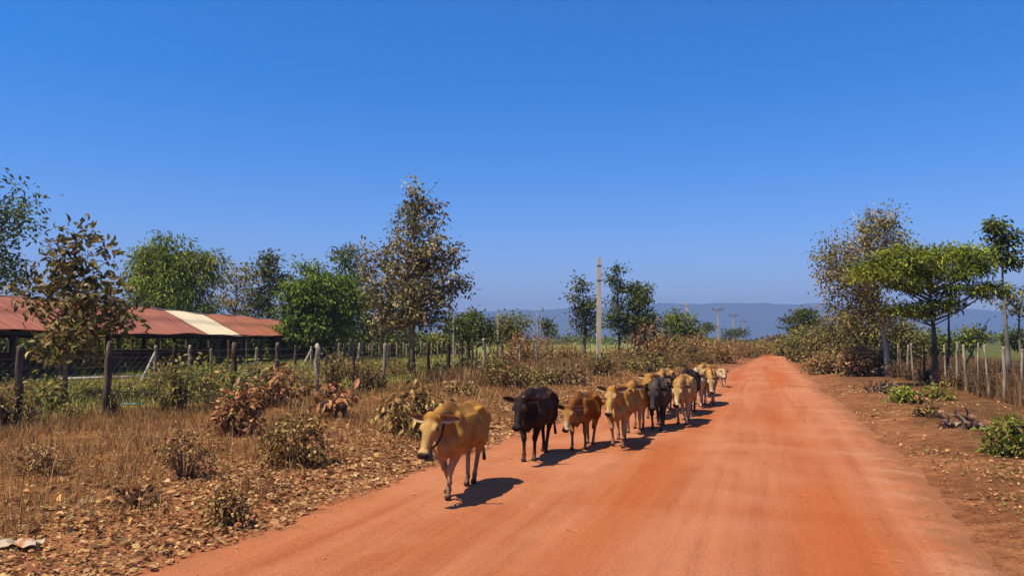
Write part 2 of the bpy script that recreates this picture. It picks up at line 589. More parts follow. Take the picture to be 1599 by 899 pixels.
def build_mountain():
    D = 5000.0
    cols = np.linspace(-600, 2600, 220)
    knots_x = [-600, 300, 760, 900, 1010, 1120, 1250, 1400, 1500, 1600, 1750, 2000, 2600]
    knots_y = [500, 492, 486, 481, 475, 473, 474, 477, 482, 488, 492, 497, 505]
    v = []
    rows = np.linspace(0, 1, 14)
    for px in cols:
        top = CAMH + (530 - np.interp(px, knots_x, knots_y) + 0.8 * math.sin(px * 0.05) + 0.5 * math.sin(px * 0.17)) / F * D
        xy = col_at(px, D)
        out = xy / np.linalg.norm(xy)
        for r in rows:
            z = -3 + (top + 3) * (1 - (1 - r) ** 1.6)
            p = xy + out * (-700 + 700 * r + 60 * math.sin(px * 0.08 + r * 3))
            v.append((p[0], p[1], z))
        p = xy + out * 500
        v.append((p[0], p[1], -3))
    nr = len(rows) + 1
    idx = np.arange(len(cols) * nr).reshape(len(cols), nr)
    q = np.stack([idx[:-1, :-1], idx[1:, :-1], idx[1:, 1:], idx[:-1, 1:]], -1).reshape(-1, 4)
    mb = MB()
    mb.add(v, None, q)
    tag(mb.build('mountain', mat_mountain(), None, True), kind='structure')


def build_haze():
    m, nt, out = nodes_of('haze_air')
    pv = nt.nodes.new('ShaderNodeVolumePrincipled')
    pv.inputs['Color'].default_value = (0.265, 0.385, 0.68, 1)
    pv.inputs['Density'].default_value = 0.00034
    pv.inputs['Anisotropy'].default_value = 0.0
    nt.links.new(pv.outputs[0], out.inputs['Volume'])
    mb = MB()
    mb.box((0, 0, 170 - 2), (13200, 13200, 340))
    tag(mb.build('haze', m), kind='stuff')


build_ground()
build_road()
build_mountain()
build_haze()


# ------------------------------------------------------------------ foliage
def unit(a):
    return a / (np.linalg.norm(a, axis=-1, keepdims=True) + 1e-9)


def add_leaves(mb, pos, dirn, nrm, L, W, col, big=False, droop=0.25):
    """many leaves at once; each folded along its midrib, the big ones also curling down to the tip"""
    n = len(pos)
    L = np.broadcast_to(np.asarray(L, float), (n,))[:, None]
    W = np.broadcast_to(np.asarray(W, float), (n,))[:, None]
    d = unit(dirn)
    side = unit(np.cross(d, nrm))
    up = unit(np.cross(side, d))
    if big:
        s = [(0, 0, 0), (0.33, -0.46, 0.10), (0.36, 0, 0.02), (0.33, 0.46, 0.10), (0.68, -0.40, 0.02), (0.70, 0, -0.07), (0.68, 0.40, 0.02), (1.0, 0, -0.25)]
        V = np.stack([pos + d * L * a + side * W * b + up * L * (c * (droop * 4 if k in (7, 4, 5, 6) else 1)) for k, (a, b, c) in enumerate(s)], 1)
        tri = np.array([(0, 3, 2), (0, 2, 1), (4, 5, 7), (5, 6, 7)])
        quad = np.array([(1, 2, 5, 4), (2, 3, 6, 5)])
        off = (np.arange(n) * 8)[:, None, None]
        mb.add(V.reshape(-1, 3), (tri[None] + off).reshape(-1, 3), (quad[None] + off).reshape(-1, 4), np.repeat(col, 8, axis=0))
    else:
        s = [(0, 0, 0), (0.5, 0.5, 0.08), (1.0, 0, -droop * 0.4), (0.5, -0.5, 0.08)]
        V = np.stack([pos + d * L * a + side * W * b + up * L * c for a, b, c in s], 1)
        tri = np.array([(0, 1, 2), (0, 2, 3)])
        off = (np.arange(n) * 4)[:, None, None]
        mb.add(V.reshape(-1, 3), (tri[None] + off).reshape(-1, 3), None, np.repeat(col, 4, axis=0))


def pick(pal, n, r, spread=0.25):
    pal = np.asarray(pal, float)
    c = pal[r.integers(0, len(pal), n)]
    return np.clip(c * (1 + r.normal(0, spread, (n, 1))) * (1 + r.normal(0, 0.06, (n, 3))), 0.004, 0.9)


def in_ellipsoid(r, n, c, rad, shell=2.2):
    v = unit(r.normal(size=(n, 3)))
    return np.asarray(c) + v * (r.random((n, 1)) ** (1 / shell)) * np.asarray(rad)


def make_crown(mb, wood, r, blobs, trunk_path, leaf, pal, per, clr, big=False, hang=0.3, upb=0.8, branch_r=0.03, bark=(0.2, 0.15, 0.1), twig=0.6, flat=0.7, lowest=0.2):
    """leaf clumps spread through the blobs, each carried by a limb that leaves the trunk below it"""
    tp = np.asarray(trunk_path, float)
    for c, rad, ncl in blobs:
        cen = in_ellipsoid(r, ncl, c, rad)
        tone = pick(pal, ncl, r, 0.22)
        for i in range(ncl):
            cc = cen[i]
            hd = np.linalg.norm(cc[:2] - tp[-1][:2])
            zt = np.clip(cc[2] - 0.55 * hd - 0.1, tp[0][2] + lowest * (tp[-1][2] - tp[0][2]), tp[-1][2])
            st = np.array([np.interp(zt, tp[:, 2], tp[:, 0]), np.interp(zt, tp[:, 2], tp[:, 1]), zt])
            if r.random() < twig:
                mid = st * 0.5 + cc * 0.5 + np.array([0, 0, -0.06 * hd]) + r.normal(0, 0.05 * (hd + 0.2), 3)
                t = np.linspace(0, 1, 5)[:, None]
                pts = (1 - t) ** 2 * st + 2 * t * (1 - t) * mid + t * t * cc
                wood.tube(pts, np.linspace(branch_r * r.uniform(0.7, 1.3), branch_r * 0.2, 5), 4, bark, False)
            n = max(3, int(per * r.uniform(0.55, 1.45)))
            cr = clr * r.uniform(0.7, 1.35)
            off = r.normal(size=(n, 3)) * np.array([cr, cr, cr * flat]) * 0.6
            pos = cc + off
            dirn = unit(off) * 0.8 + r.normal(0, 0.5, (n, 3)) + np.array([0, 0, -hang])
            nrm = unit(np.array([0, 0, upb]) + unit(off) * 0.35 + r.normal(0, 0.5, (n, 3)))
            base = np.where(r.random((n, 1)) < 0.65, tone[i][None], pick(pal, n, r, 0.1))
            col = np.clip(base * (1 + r.normal(0, 0.18, (n, 1))), 0.004, 0.9)
            add_leaves(mb, pos, dirn, nrm, leaf[0] * r.uniform(0.65, 1.25, n), leaf[1] * r.uniform(0.7, 1.2, n), col, big)


def blob_px(px, py, rx, ry, depth, n, base):
    """an ellipsoid of crown whose outline at that distance is rx by ry photograph pixels; in the tree's own frame"""
    xy = col_at(px, depth)
    w = rx * depth / F
    return ((xy[0] - base[0], xy[1] - base[1], hgt_at(py, depth) - base[2]), (w, w, ry * depth / F), n)


def tree(name, label, cat, px, depth, top_py, blobs, leaf, pal, per=18, clr=0.5, trunk_r=0.14, bark=(0.2, 0.15, 0.11), lean=(0, 0), wig=0.15,
         seed=0, big=False, hang=0.3, upb=0.8, branch_r=0.03, twig=0.6, flat=0.7, group=None, mat=None, extra_trunks=(), lowest=0.2, dead_twigs=0):
    r = np.random.default_rng(1000 + seed)
    xy = col_at(px, depth)
    z0 = gz(xy) - 0.05
    base = np.array([xy[0], xy[1], z0])
    root = empty(name, base, label, cat, group)
    H = hgt_at(top_py, depth) - z0
    wood, leafs = MB(), MB()
    t = np.linspace(0, 1, 9)
    path = np.stack([lean[0] * t ** 1.3 + wig * np.sin(t * 5 + seed) * t, lean[1] * t ** 1.3 + wig * np.cos(t * 4.1 + seed) * t - wig * math.cos(seed) * t * 0.3, t * H * 0.93], 1)
    shades = np.array(bark)[None] * (1 + r.normal(0, 0.15, (9, 1)))
    rad = trunk_r * (1 - 0.88 * t) * (1 + 0.45 * np.exp(-t * 22))
    wood.tube(path, rad, 8, shades)
    for ex in extra_trunks:
        p2 = np.stack([ex[0] * t ** 0.8 + 0.1 * np.sin(t * 6) * t, ex[1] * t ** 0.8, t * ex[2]], 1)
        p2[:, :2] += np.array([ex[4], ex[5]])
        wood.tube(p2, ex[3] * (1 - 0.7 * t), 7, shades)
    for k in range(dead_twigs):
        s = path[r.integers(4, 9)]
        e = s + np.array([r.normal(0, 0.08 * H), r.normal(0, 0.08 * H), r.uniform(0.02, 0.10) * H])
        m = (s + e) / 2 + np.array([0, 0, -0.02 * H])
        wood.tube([s, m, e], [branch_r * 0.6, branch_r * 0.45, branch_r * 0.2], 4, bark, False)
    bl = [blob_px(b[0], b[1], b[2], b[3], depth, b[4], base) for b in blobs]
    make_crown(leafs, wood, r, bl, path, leaf, pal, per, clr, big, hang, upb, branch_r, bark, twig, flat, lowest)
    wood.build('trunk', M_BARK, root, True)
    leafs.build('crown', mat or M_LEAF, root)
    return root


BAMBOO = [(0.24, 0.265, 0.022), (0.18, 0.215, 0.02), (0.32, 0.32, 0.036), (0.11, 0.14, 0.015)]
DARKG = [(0.062, 0.076, 0.012), (0.092, 0.106, 0.015), (0.125, 0.135, 0.02)]
MIDG = [(0.14, 0.16, 0.018), (0.19, 0.20, 0.024), (0.09, 0.105, 0.014)]
TEAK = [(0.27, 0.185, 0.075), (0.20, 0.15, 0.055), (0.12, 0.115, 0.03), (0.37, 0.26, 0.115), (0.085, 0.08, 0.022), (0.11, 0.078, 0.03)]
OLIVE = [(0.22, 0.18, 0.045), (0.17, 0.155, 0.04), (0.28, 0.20, 0.065), (0.12, 0.11, 0.03)]
YEL = [(0.32, 0.24, 0.06), (0.25, 0.21, 0.045), (0.38, 0.25, 0.085)]
DRYB = [(0.37, 0.19, 0.08), (0.27, 0.13, 0.05), (0.46, 0.26, 0.12), (0.18, 0.09, 0.04)]
PINK = [(0.50, 0.22, 0.095), (0.38, 0.165, 0.07), (0.58, 0.29, 0.14), (0.23, 0.10, 0.045)]
STRAW = [(0.50, 0.265, 0.095), (0.40, 0.19, 0.068), (0.32, 0.145, 0.052), (0.64, 0.40, 0.165), (0.20, 0.09, 0.036), (0.46, 0.21, 0.075)]
BRIGHT = [(0.22, 0.25, 0.02), (0.165, 0.195, 0.018), (0.29, 0.30, 0.032), (0.11, 0.135, 0.015)]

# left side, beyond the fence
tree('tall_tree', 'tall dark airy tree rising behind the near end of the red roofed shed', 'tree', -12, 46, 262,
     [(0, 330, 48, 55, 26), (-20, 400, 60, 50, 26), (20, 420, 34, 34, 14), (-40, 310, 40, 60, 12)], (0.34, 0.17), DARKG + MIDG[:1] + [(0.09, 0.09, 0.03)], 26, 0.75,
     0.26, (0.16, 0.13, 0.10), seed=1, branch_r=0.05, lowest=0.3, dead_twigs=14)
tree('sapling_tree', 'young broad-leaved tree with brown and green leaves behind the first fence posts', 'tree', 106, 21.6, 352,
     [(120, 400, 46, 44, 20), (95, 455, 62, 42, 26), (150, 470, 58, 40, 26), (60, 470, 26, 30, 8), (120, 520, 70, 36, 20), (198, 495, 16, 14, 4), (88, 545, 40, 24, 9), (128, 378, 12, 24, 5)],
     (0.26, 0.12), [(0.15, 0.11, 0.035), (0.22, 0.14, 0.05), (0.17, 0.155, 0.035), (0.10, 0.085, 0.024), (0.32, 0.22, 0.085)], 15, 0.31, 0.075, (0.25, 0.175, 0.10), seed=2, big=True, hang=0.0, upb=0.45, branch_r=0.022, twig=1.0, flat=1.0, lowest=0.35)
tree('bamboo_clump', 'bright green feathery bamboo clump rising behind the shed roof', 'bamboo', 268, 70, 362,
     [(262, 398, 44, 30, 40), (245, 440, 52, 44, 70), (292, 440, 44, 46, 60), (270, 480, 66, 40, 70), (325, 425, 14, 28, 8), (225, 420, 22, 30, 10), (318, 398, 18, 6, 5)], (0.55, 0.13), BAMBOO, 46, 0.75,
     0.10, (0.14, 0.16, 0.05), seed=3, hang=0.9, upb=0.5, branch_r=0.035, twig=0.5, extra_trunks=[(1.2, 0.3, 9, 0.06, 0.6, 0.2), (-1.4, 0.2, 9, 0.06, -0.5, 0.1), (0.4, -0.8, 8.5, 0.06, 0.1, -0.4)])
tree('sparse_tree', 'thin pale straw-coloured tree between the bamboo and the dark trees', 'tree', 366, 76, 405,
     [(362, 430, 26, 22, 14), (356, 465, 34, 24, 20), (388, 450, 20, 34, 14), (372, 490, 40, 18, 18)], (0.42, 0.2), OLIVE + YEL + MIDG[:1] + [(0.32, 0.24, 0.11)], 20, 0.7, 0.16, (0.22, 0.18, 0.13), seed=4, branch_r=0.05)
tree('tall_tree', 'dark lumpy topped tree right of the thin straw-coloured tree above the roof end', 'tree', 418, 74, 386,
     [(420, 402, 18, 14, 12), (414, 425, 28, 18, 20), (428, 440, 24, 22, 18), (408, 465, 34, 30, 30), (420, 500, 36, 22, 20)], (0.40, 0.2), DARKG + OLIVE[1:2] + [(0.10, 0.085, 0.03)], 26, 0.65, 0.2, (0.15, 0.12, 0.1), seed=5, branch_r=0.05)
tree('leafy_tree', 'broad dense dark green tree at the far end of the shed', 'tree', 500, 60, 398,
     [(492, 440, 46, 34, 50), (464, 470, 34, 38, 46), (510, 480, 50, 46, 76), (484, 512, 48, 26, 60), (538, 475, 28, 48, 44)], (0.38, 0.17), [(0.08, 0.12, 0.012), (0.12, 0.165, 0.016), (0.17, 0.215, 0.022)], 52, 0.62, 0.25, (0.12, 0.1, 0.08), seed=6, hang=0.8, branch_r=0.05)
tree('leafy_tree', 'tall dark green tree standing half behind the big brown teak tree', 'tree', 548, 68, 380,
     [(540, 402, 24, 16, 18), (556, 430, 34, 24, 26), (572, 480, 44, 44, 46), (600, 520, 40, 20, 26)], (0.38, 0.17), MIDG + DARKG, 34, 0.65, 0.22, (0.13, 0.1, 0.08), seed=7, branch_r=0.05)
tree('teak_tree', 'big brown-leaved teak tree with a bare twiggy top standing just inside the fence', 'tree', 643, 35, 288,
     [(653, 304, 22, 24, 13), (650, 345, 50, 34, 34), (650, 395, 76, 36, 58), (644, 448, 88, 38, 76), (648, 500, 74, 26, 50), (694, 435, 38, 58, 26), (596, 398, 36, 36, 18), (600, 470, 36, 30, 16)],
     (0.20, 0.11), TEAK, 24, 0.36, 0.17, (0.25, 0.175, 0.10), lean=(0.15, 0.1), seed=8, big=True, hang=0.45, upb=0.5, branch_r=0.035, twig=0.9, flat=0.8, dead_twigs=9, lowest=0.3)
tree('small_tree', 'compact dark round tree just right of the teak tree, beyond the pasture', 'tree', 733, 62, 484,
     [(733, 505, 34, 20, 40), (738, 520, 40, 16, 34)], (0.34, 0.16), DARKG + MIDG[:1], 40, 0.5, 0.14, (0.13, 0.1, 0.08), seed=9)
tree('small_tree', 'yellowish green small tree above the brown brush, left of the dead tree', 'tree', 800, 66, 489,
     [(800, 508, 30, 18, 30), (790, 525, 36, 14, 24)], (0.34, 0.15), MIDG + OLIVE, 34, 0.5, 0.12, (0.2, 0.16, 0.12), seed=10)
tree('small_tree', 'small slim dark tree standing alone far off, right of the dead tree', 'tree', 855, 110, 494,
     [(853, 506, 11, 10, 12), (858, 518, 14, 8, 12)], (0.45, 0.24), DARKG, 26, 0.6, 0.14, (0.13, 0.1, 0.08), seed=11)
tree('tall_tree', 'dark tree with reddish sparse top leaning left beside the tall bare concrete pole', 'tree', 912, 62, 430,
     [(908, 446, 16, 14, 12), (899, 462, 10, 5, 5), (914, 475, 20, 20, 20), (912, 505, 22, 26, 28), (928, 490, 12, 24, 10)], (0.30, 0.15), DARKG + [(0.09, 0.06, 0.035)], 22, 0.42, 0.15, (0.14, 0.11, 0.09), seed=12, lowest=0.25)
tree('tall_tree', 'slender dark tree with knobbly clumps right of the tall bare concrete pole', 'tree', 966, 66, 412,
     [(964, 419, 14, 5, 7), (958, 436, 10, 8, 8), (968, 450, 13, 10, 10), (960, 470, 12, 10, 10), (966, 490, 20, 18, 20), (955, 500, 14, 16, 10)], (0.30, 0.16), DARKG, 24, 0.42, 0.14, (0.13, 0.11, 0.09), seed=13, lowest=0.25)
tree('leafy_tree', 'rounded dense dark tree beside the knobbly slender tree', 'tree', 998, 66, 440,
     [(1000, 456, 16, 14, 20), (996, 475, 22, 18, 30), (1002, 500, 26, 18, 34), (985, 515, 30, 14, 26)], (0.30, 0.15), DARKG + MIDG[:1], 34, 0.45, 0.16, (0.13, 0.11, 0.09), seed=14)
tree('leafy_tree', 'mid green tree just left of the second concrete pole', 'tree', 1060, 74, 482,
     [(1058, 500, 20, 14, 24), (1045, 515, 22, 14, 22), (1078, 512, 18, 18, 24), (1066, 528, 34, 10, 26)], (0.34, 0.15), MIDG + BAMBOO[1:2], 32, 0.5, 0.14, (0.14, 0.12, 0.09), seed=15)
tree('small_tree', 'little bluish tree on a thin pale trunk between two power poles', 'tree', 1105, 150, 502,
     [(1104, 513, 12, 8, 14)], (0.5, 0.26), DARKG + MIDG[:1], 30, 0.7, 0.12, (0.35, 0.3, 0.25), seed=16)
tree('small_tree', 'low round dark tree behind the three crossarm power poles', 'tree', 1148, 210, 514,
     [(1140, 521, 14, 6, 14), (1155, 519, 12, 7, 14)], (0.6, 0.32), DARKG, 34, 0.9, 0.2, (0.15, 0.12, 0.1), seed=17)
# right side
tree('conifer_like_tree', 'dark layered tree at the left end of the right hand thicket', 'tree', 1262, 72, 478,
     [(1258, 487, 20, 6, 10), (1246, 500, 26, 6, 14), (1240, 514, 24, 6, 14), (1264, 505, 24, 18, 24)], (0.34, 0.15), DARKG, 34, 0.42, 0.14, (0.12, 0.1, 0.08), seed=18, flat=0.45)
tree('pale_trunk_tree', 'tall half-bare tree with small brown leaves and a pale trunk right of the road', 'tree', 1384, 36, 322,
     [(1382, 345, 30, 20, 24), (1352, 385, 52, 36, 46), (1312, 415, 38, 44, 34), (1398, 385, 36, 34, 30), (1340, 440, 54, 36, 44), (1292, 400, 18, 32, 9), (1372, 478, 36, 28, 26), (1330, 485, 40, 26, 26)],
     (0.17, 0.10), [(0.26, 0.19, 0.065), (0.19, 0.155, 0.04), (0.16, 0.15, 0.032), (0.36, 0.26, 0.11)], 30, 0.42, 0.13, (0.50, 0.42, 0.30), lean=(-0.9, 0.1), seed=19, hang=0.4, branch_r=0.03, twig=0.9, dead_twigs=12, lowest=0.45)
tree('spreading_tree', 'flat-topped bright green tree with whorled leaves beside the right hand fence', 'tree', 1456, 28.6, 376,
     [(1500, 395, 56, 14, 26), (1430, 402, 52, 16, 26), (1380, 425, 46, 18, 24), (1455, 425, 62, 14, 26), (1530, 420, 30, 16, 12), (1410, 445, 44, 14, 14), (1515, 452, 50, 12, 18), (1425, 485, 40, 12, 14), (1480, 475, 26, 12, 8)],
     (0.21, 0.068), BRIGHT, 66, 0.34, 0.12, (0.13, 0.10, 0.075), lean=(0.05, 0.0), seed=20, hang=0.35, upb=1.0, branch_r=0.035, twig=0.22, flat=0.38, extra_trunks=[(0.5, 0.3, 3.6, 0.07, 0.28, 0.12), (1.9, 1.2, 2.6, 0.035, 0.3, 0.1), (1.6, 0.4, 2.3, 0.03, 0.32, 0.1)], lowest=0.45)
tree('tall_tree', 'tall slim dark crowned tree standing right of the flat-topped green tree', 'tree', 1571, 34, 338,
     [(1560, 352, 16, 12, 12), (1572, 372, 22, 14, 18), (1566, 398, 26, 14, 18), (1584, 410, 14, 10, 8)], (0.22, 0.13), DARKG, 26, 0.30, 0.11, (0.24, 0.2, 0.17), seed=21, lowest=0.5)
tree('small_tree', 'sparse drooping small tree below the tall slim tree at the far right', 'tree', 1592, 44, 440,
     [(1580, 462, 34, 12, 16), (1596, 480, 30, 12, 14)], (0.3, 0.12), OLIVE + DARKG, 18, 0.5, 0.10, (0.2, 0.16, 0.13), seed=22)
tree('small_tree', 'low green tree in the field behind the right hand fence', 'tree', 1516, 60, 508,
     [(1514, 525, 20, 14, 24), (1500, 535, 18, 10, 14)], (0.34, 0.15), MIDG, 30, 0.45, 0.1, (0.15, 0.12, 0.1), seed=23)
tree('small_tree', 'rounded dark green tree beyond the last right hand fence post', 'tree', 1592, 62, 508,
     [(1590, 528, 24, 18, 30)], (0.34, 0.15), DARKG + MIDG, 30, 0.45, 0.1, (0.15, 0.12, 0.1), seed=24)


def dead_tree():
    xy = col_at(840, 80)
    root = empty('dead_tree', (xy[0], xy[1], gz(xy)), 'bare grey dead tree with a forked trunk beyond the brush', 'dead tree')
    mb = MB()
    r = np.random.default_rng(5)
    for k, (dx, h) in enumerate(((0, 4.4), (0.55, 4.6), (-0.5, 3.6))):
        p = np.array([[dx * t + 0.1 * math.sin(t * 5 + k), 0.1 * k * t, h * t] for t in np.linspace(0, 1, 8)])
        mb.tube(p, np.linspace(0.14, 0.03, 8), 6, (0.33, 0.28, 0.24))
        for j in range(5):
            s = p[r.integers(3, 8)]
            e = s + np.array([r.normal(0, 0.5), r.normal(0, 0.3), r.uniform(0.2, 0.8)])
            mb.tube([s, (s + e) / 2 + 0.05, e], [0.035, 0.025, 0.012], 4, (0.33, 0.28, 0.24), False)
    mb.build('trunk', M_BARK, root, True)


dead_tree()


# ------------------------------------------------------------------ shrubs
def shrub(name, label, cat, px, base_py, top_py, half_px, leaf, pal, n_stem=9, per=12, clr=0.16, big=False, hang=0.3, upb=0.6, seed=0, group=None, stem=(0.16, 0.1, 0.06), mat=None,
          depth=None, bare=0.0, ncl=None):
    r = np.random.default_rng(3000 + seed)
    d = depth or CAMH * F / (base_py - 530.0)
    xy = col_at(px, d)
    z0 = gz(xy)
    H = max(0.12, (base_py - top_py) * d / F) if depth is None else hgt_at(top_py, d) - z0
    w = half_px * d / F
    root = empty(name, (xy[0], xy[1], z0 - 0.02), label, cat, group)
    wood, leafs = MB(), MB()
    nc = ncl or n_stem * 3
    for k in range(nc):
        a = r.random() * 2 * math.pi
        rr = w * math.sqrt(r.random())
        hh = H * (0.15 + 0.85 * r.random() ** 0.75) * (1 - 0.35 * (rr / w) ** 2)
        cc = np.array([math.cos(a) * rr, math.sin(a) * rr, max(0.05, hh - clr * 0.3)])
        s = np.array([math.cos(a) * rr * 0.2, math.sin(a) * rr * 0.2, 0])
        m = (s + cc) / 2 + np.array([0, 0, 0.12 * H])
        wood.tube([s, m, cc], np.array([0.012, 0.008, 0.004]) * max(0.7, min(3.5, d / 14)), 4, stem, False)
        if r.random() < bare:
            continue
        n = max(3, int(per * r.uniform(0.5, 1.5)))
        off = r.normal(size=(n, 3)) * clr * np.array([0.6, 0.6, 0.5])
        pos = cc + off
        pos[:, 2] = np.maximum(pos[:, 2], 0.04)
        dirn = unit(off) + r.normal(0, 0.4, (n, 3)) + np.array([0, 0, -hang])
        nrm = unit(np.array([0, 0, upb]) + unit(off) * 0.4 + r.normal(0, 0.5, (n, 3)))
        tone = pick(pal, 1, r, 0.2)
        col = np.clip(np.where(r.random((n, 1)) < 0.5, tone, pick(pal, n, r, 0.15)) * (1 + r.normal(0, 0.15, (n, 1))), 0.004, 0.9)
        add_leaves(leafs, pos, dirn, nrm, leaf[0] * r.uniform(0.6, 1.25, n), leaf[1] * r.uniform(0.7, 1.2, n), col, big)
    wood.build('stem', M_BARK, root, True)
    leafs.build('foliage', mat or M_DRY, root)
    return root


GREENBROWN = [(0.34, 0.215, 0.07), (0.42, 0.25, 0.09), (0.22, 0.155, 0.042), (0.52, 0.34, 0.14), (0.17, 0.10, 0.035)]
shrub('leafy_shrub', 'big dark shrub of hanging brown-green leaves right behind the lead cow', 'shrub', 646, 684, 604, 46, (0.17, 0.07), GREENBROWN, 16, 13, 0.15, True, 0.9, 0.4, 1)
shrub('broadleaf_plant', 'low plant with huge pinkish dried leaves left of the hanging-leaved shrub', 'plant', 522, 656, 592, 32, (0.24, 0.13), PINK, 8, 8, 0.18, True, 0.75, 1.0, 2, ncl=14)
shrub('dry_shrub', 'tall withered brown shrub in front of the fence, right of the shed end', 'shrub', 428, 641, 566, 38, (0.18, 0.085), PINK[:2] + DRYB, 14, 12, 0.18, True, 0.5, 0.5, 3, bare=0.2)
shrub('dry_shrub', 'dense reddish brown shrub below the tall withered shrub', 'shrub', 374, 684, 602, 32, (0.14, 0.08), PINK[:2] + DRYB, 13, 14, 0.15, True, 0.5, 0.5, 4)
shrub('leafy_shrub', 'brown and olive leaved shrub alone in the middle of the dry grass', 'shrub', 463, 731, 645, 46, (0.075, 0.04), GREENBROWN + DRYB[:2], 16, 26, 0.11, True, 0.4, 0.5, 5)
shrub('leafy_shrub', 'small dense shrub near the road edge at lower left', 'shrub', 364, 814, 752, 31, (0.05, 0.028), GREENBROWN + DRYB, 14, 22, 0.075, True, 0.3, 0.5, 6)
shrub('dry_shrub', 'twiggy straw-coloured shrub left of the small dense road edge shrub', 'shrub', 296, 752, 668, 42, (0.06, 0.03), DRYB + YEL[2:], 18, 15, 0.11, True, 0.3, 0.5, 7, bare=0.3)
shrub('low_plant', 'flat dark withered plant in the leaf litter at lower left', 'plant', 220, 790, 758, 34, (0.10, 0.06), DRYB + [(0.08, 0.045, 0.03)], 8, 8, 0.08, True, 0.3, 0.7, 8)
shrub('dry_shrub', 'dark tangle of withered leaves in the grass at far left', 'shrub', 76, 742, 690, 46, (0.07, 0.035), DRYB + GREENBROWN[:1], 14, 13, 0.11, True, 0.4, 0.5, 9, bare=0.2)
shrub('leafy_shrub', 'small brown shrub left of the second cow, under the fence', 'shrub', 716, 622, 592, 22, (0.16, 0.09), DRYB + GREENBROWN, 8, 9, 0.16, True, 0.4, 0.5, 10)
shrub('leafy_shrub', 'pale brown clump of curled leaves behind the third cow', 'shrub', 884, 604, 574, 24, (0.22, 0.12), [(0.33, 0.2, 0.09), (0.25, 0.15, 0.06), (0.18, 0.11, 0.05)], 10, 11, 0.22, True, 0.3, 0.6, 11)
shrub('leafy_shrub', 'olive brown bush by the fence above the dark second cow', 'shrub', 806, 608, 566, 34, (0.16, 0.08), OLIVE + DRYB[:2], 14, 13, 0.2, True, 0.3, 0.6, 12)
shrub('leafy_shrub', 'low olive bush between the dark cow and the pale brown clump', 'shrub', 846, 604, 576, 26, (0.18, 0.09), OLIVE + YEL[2:], 10, 13, 0.2, True, 0.3, 0.6, 13)
shrub('leafy_shrub', 'weedy bush climbing the fence right of the teak trunk', 'shrub', 770, 606, 548, 22, (0.14, 0.07), OLIVE + DRYB[:1], 14, 12, 0.2, True, 0.3, 0.6, 14)
shrub('dry_shrub', 'big reddish dry bush under the dead tree', 'shrub', 825, 585, 516, 50, (0.15, 0.05), DRYB + STRAW[:4], 40, 30, 0.40, False, 0.2, 0.4, 15, depth=43, bare=0.2)
shrub('dry_shrub', 'orange-brown dry bush left of the tall bare pole', 'shrub', 885, 580, 534, 30, (0.15, 0.05), DRYB + YEL[2:] + STRAW[:4], 30, 30, 0.38, False, 0.2, 0.4, 16, depth=45, bare=0.2)
shrub('broadleaf_bush', 'dark brown broad-leaved bush right of the tall bare pole', 'shrub', 1016, 580, 500, 38, (0.34, 0.18), [(0.14, 0.075, 0.04), (0.19, 0.10, 0.05), (0.09, 0.05, 0.03), (0.24, 0.14, 0.07)], 18, 12, 0.4, True, 0.4, 0.6, 17, depth=52)
shrub('leafy_shrub', 'dry olive bush below the brown broad-leaved bush', 'shrub', 1005, 575, 548, 30, (0.2, 0.1), OLIVE + YEL, 12, 12, 0.25, True, 0.3, 0.6, 18, depth=40)
# low dry bushes that line the fence and the bend
BR = np.random.default_rng(77)
k = 0
for px, dep, top, hw in ((865, 41, 560, 22), (905, 44, 560, 20), (940, 46, 558, 22), (965, 48, 552, 20), (985, 44, 562, 20), (1035, 50, 530, 28), (1055, 54, 528, 24), (1078, 58, 530, 26), (1052, 46, 550, 24),
                         (1100, 62, 534, 24), (1120, 66, 536, 24), (1140, 70, 538, 22), (1158, 76, 538, 20), (1174, 84, 540, 16), (1186, 94, 540, 12), (1128, 58, 546, 20), (1100, 54, 550, 20), (1196, 108, 540, 12)):
    k += 1
    shrub('dry_bush', 'low reddish dry bush in the ragged row along the left fence and bend', 'shrub', px, 0, top - (9, 0, 5, 2)[k % 4], hw, (0.0036 * dep, 0.0013 * dep), (DRYB + STRAW[:4], DRYB + OLIVE, YEL + STRAW[:4], OLIVE + YEL)[k % 4], 26, 26, 0.0085 * dep, False, 0.0, 0.3,
          100 + k, 'dry bushes along the left fence', depth=dep, bare=0.25)
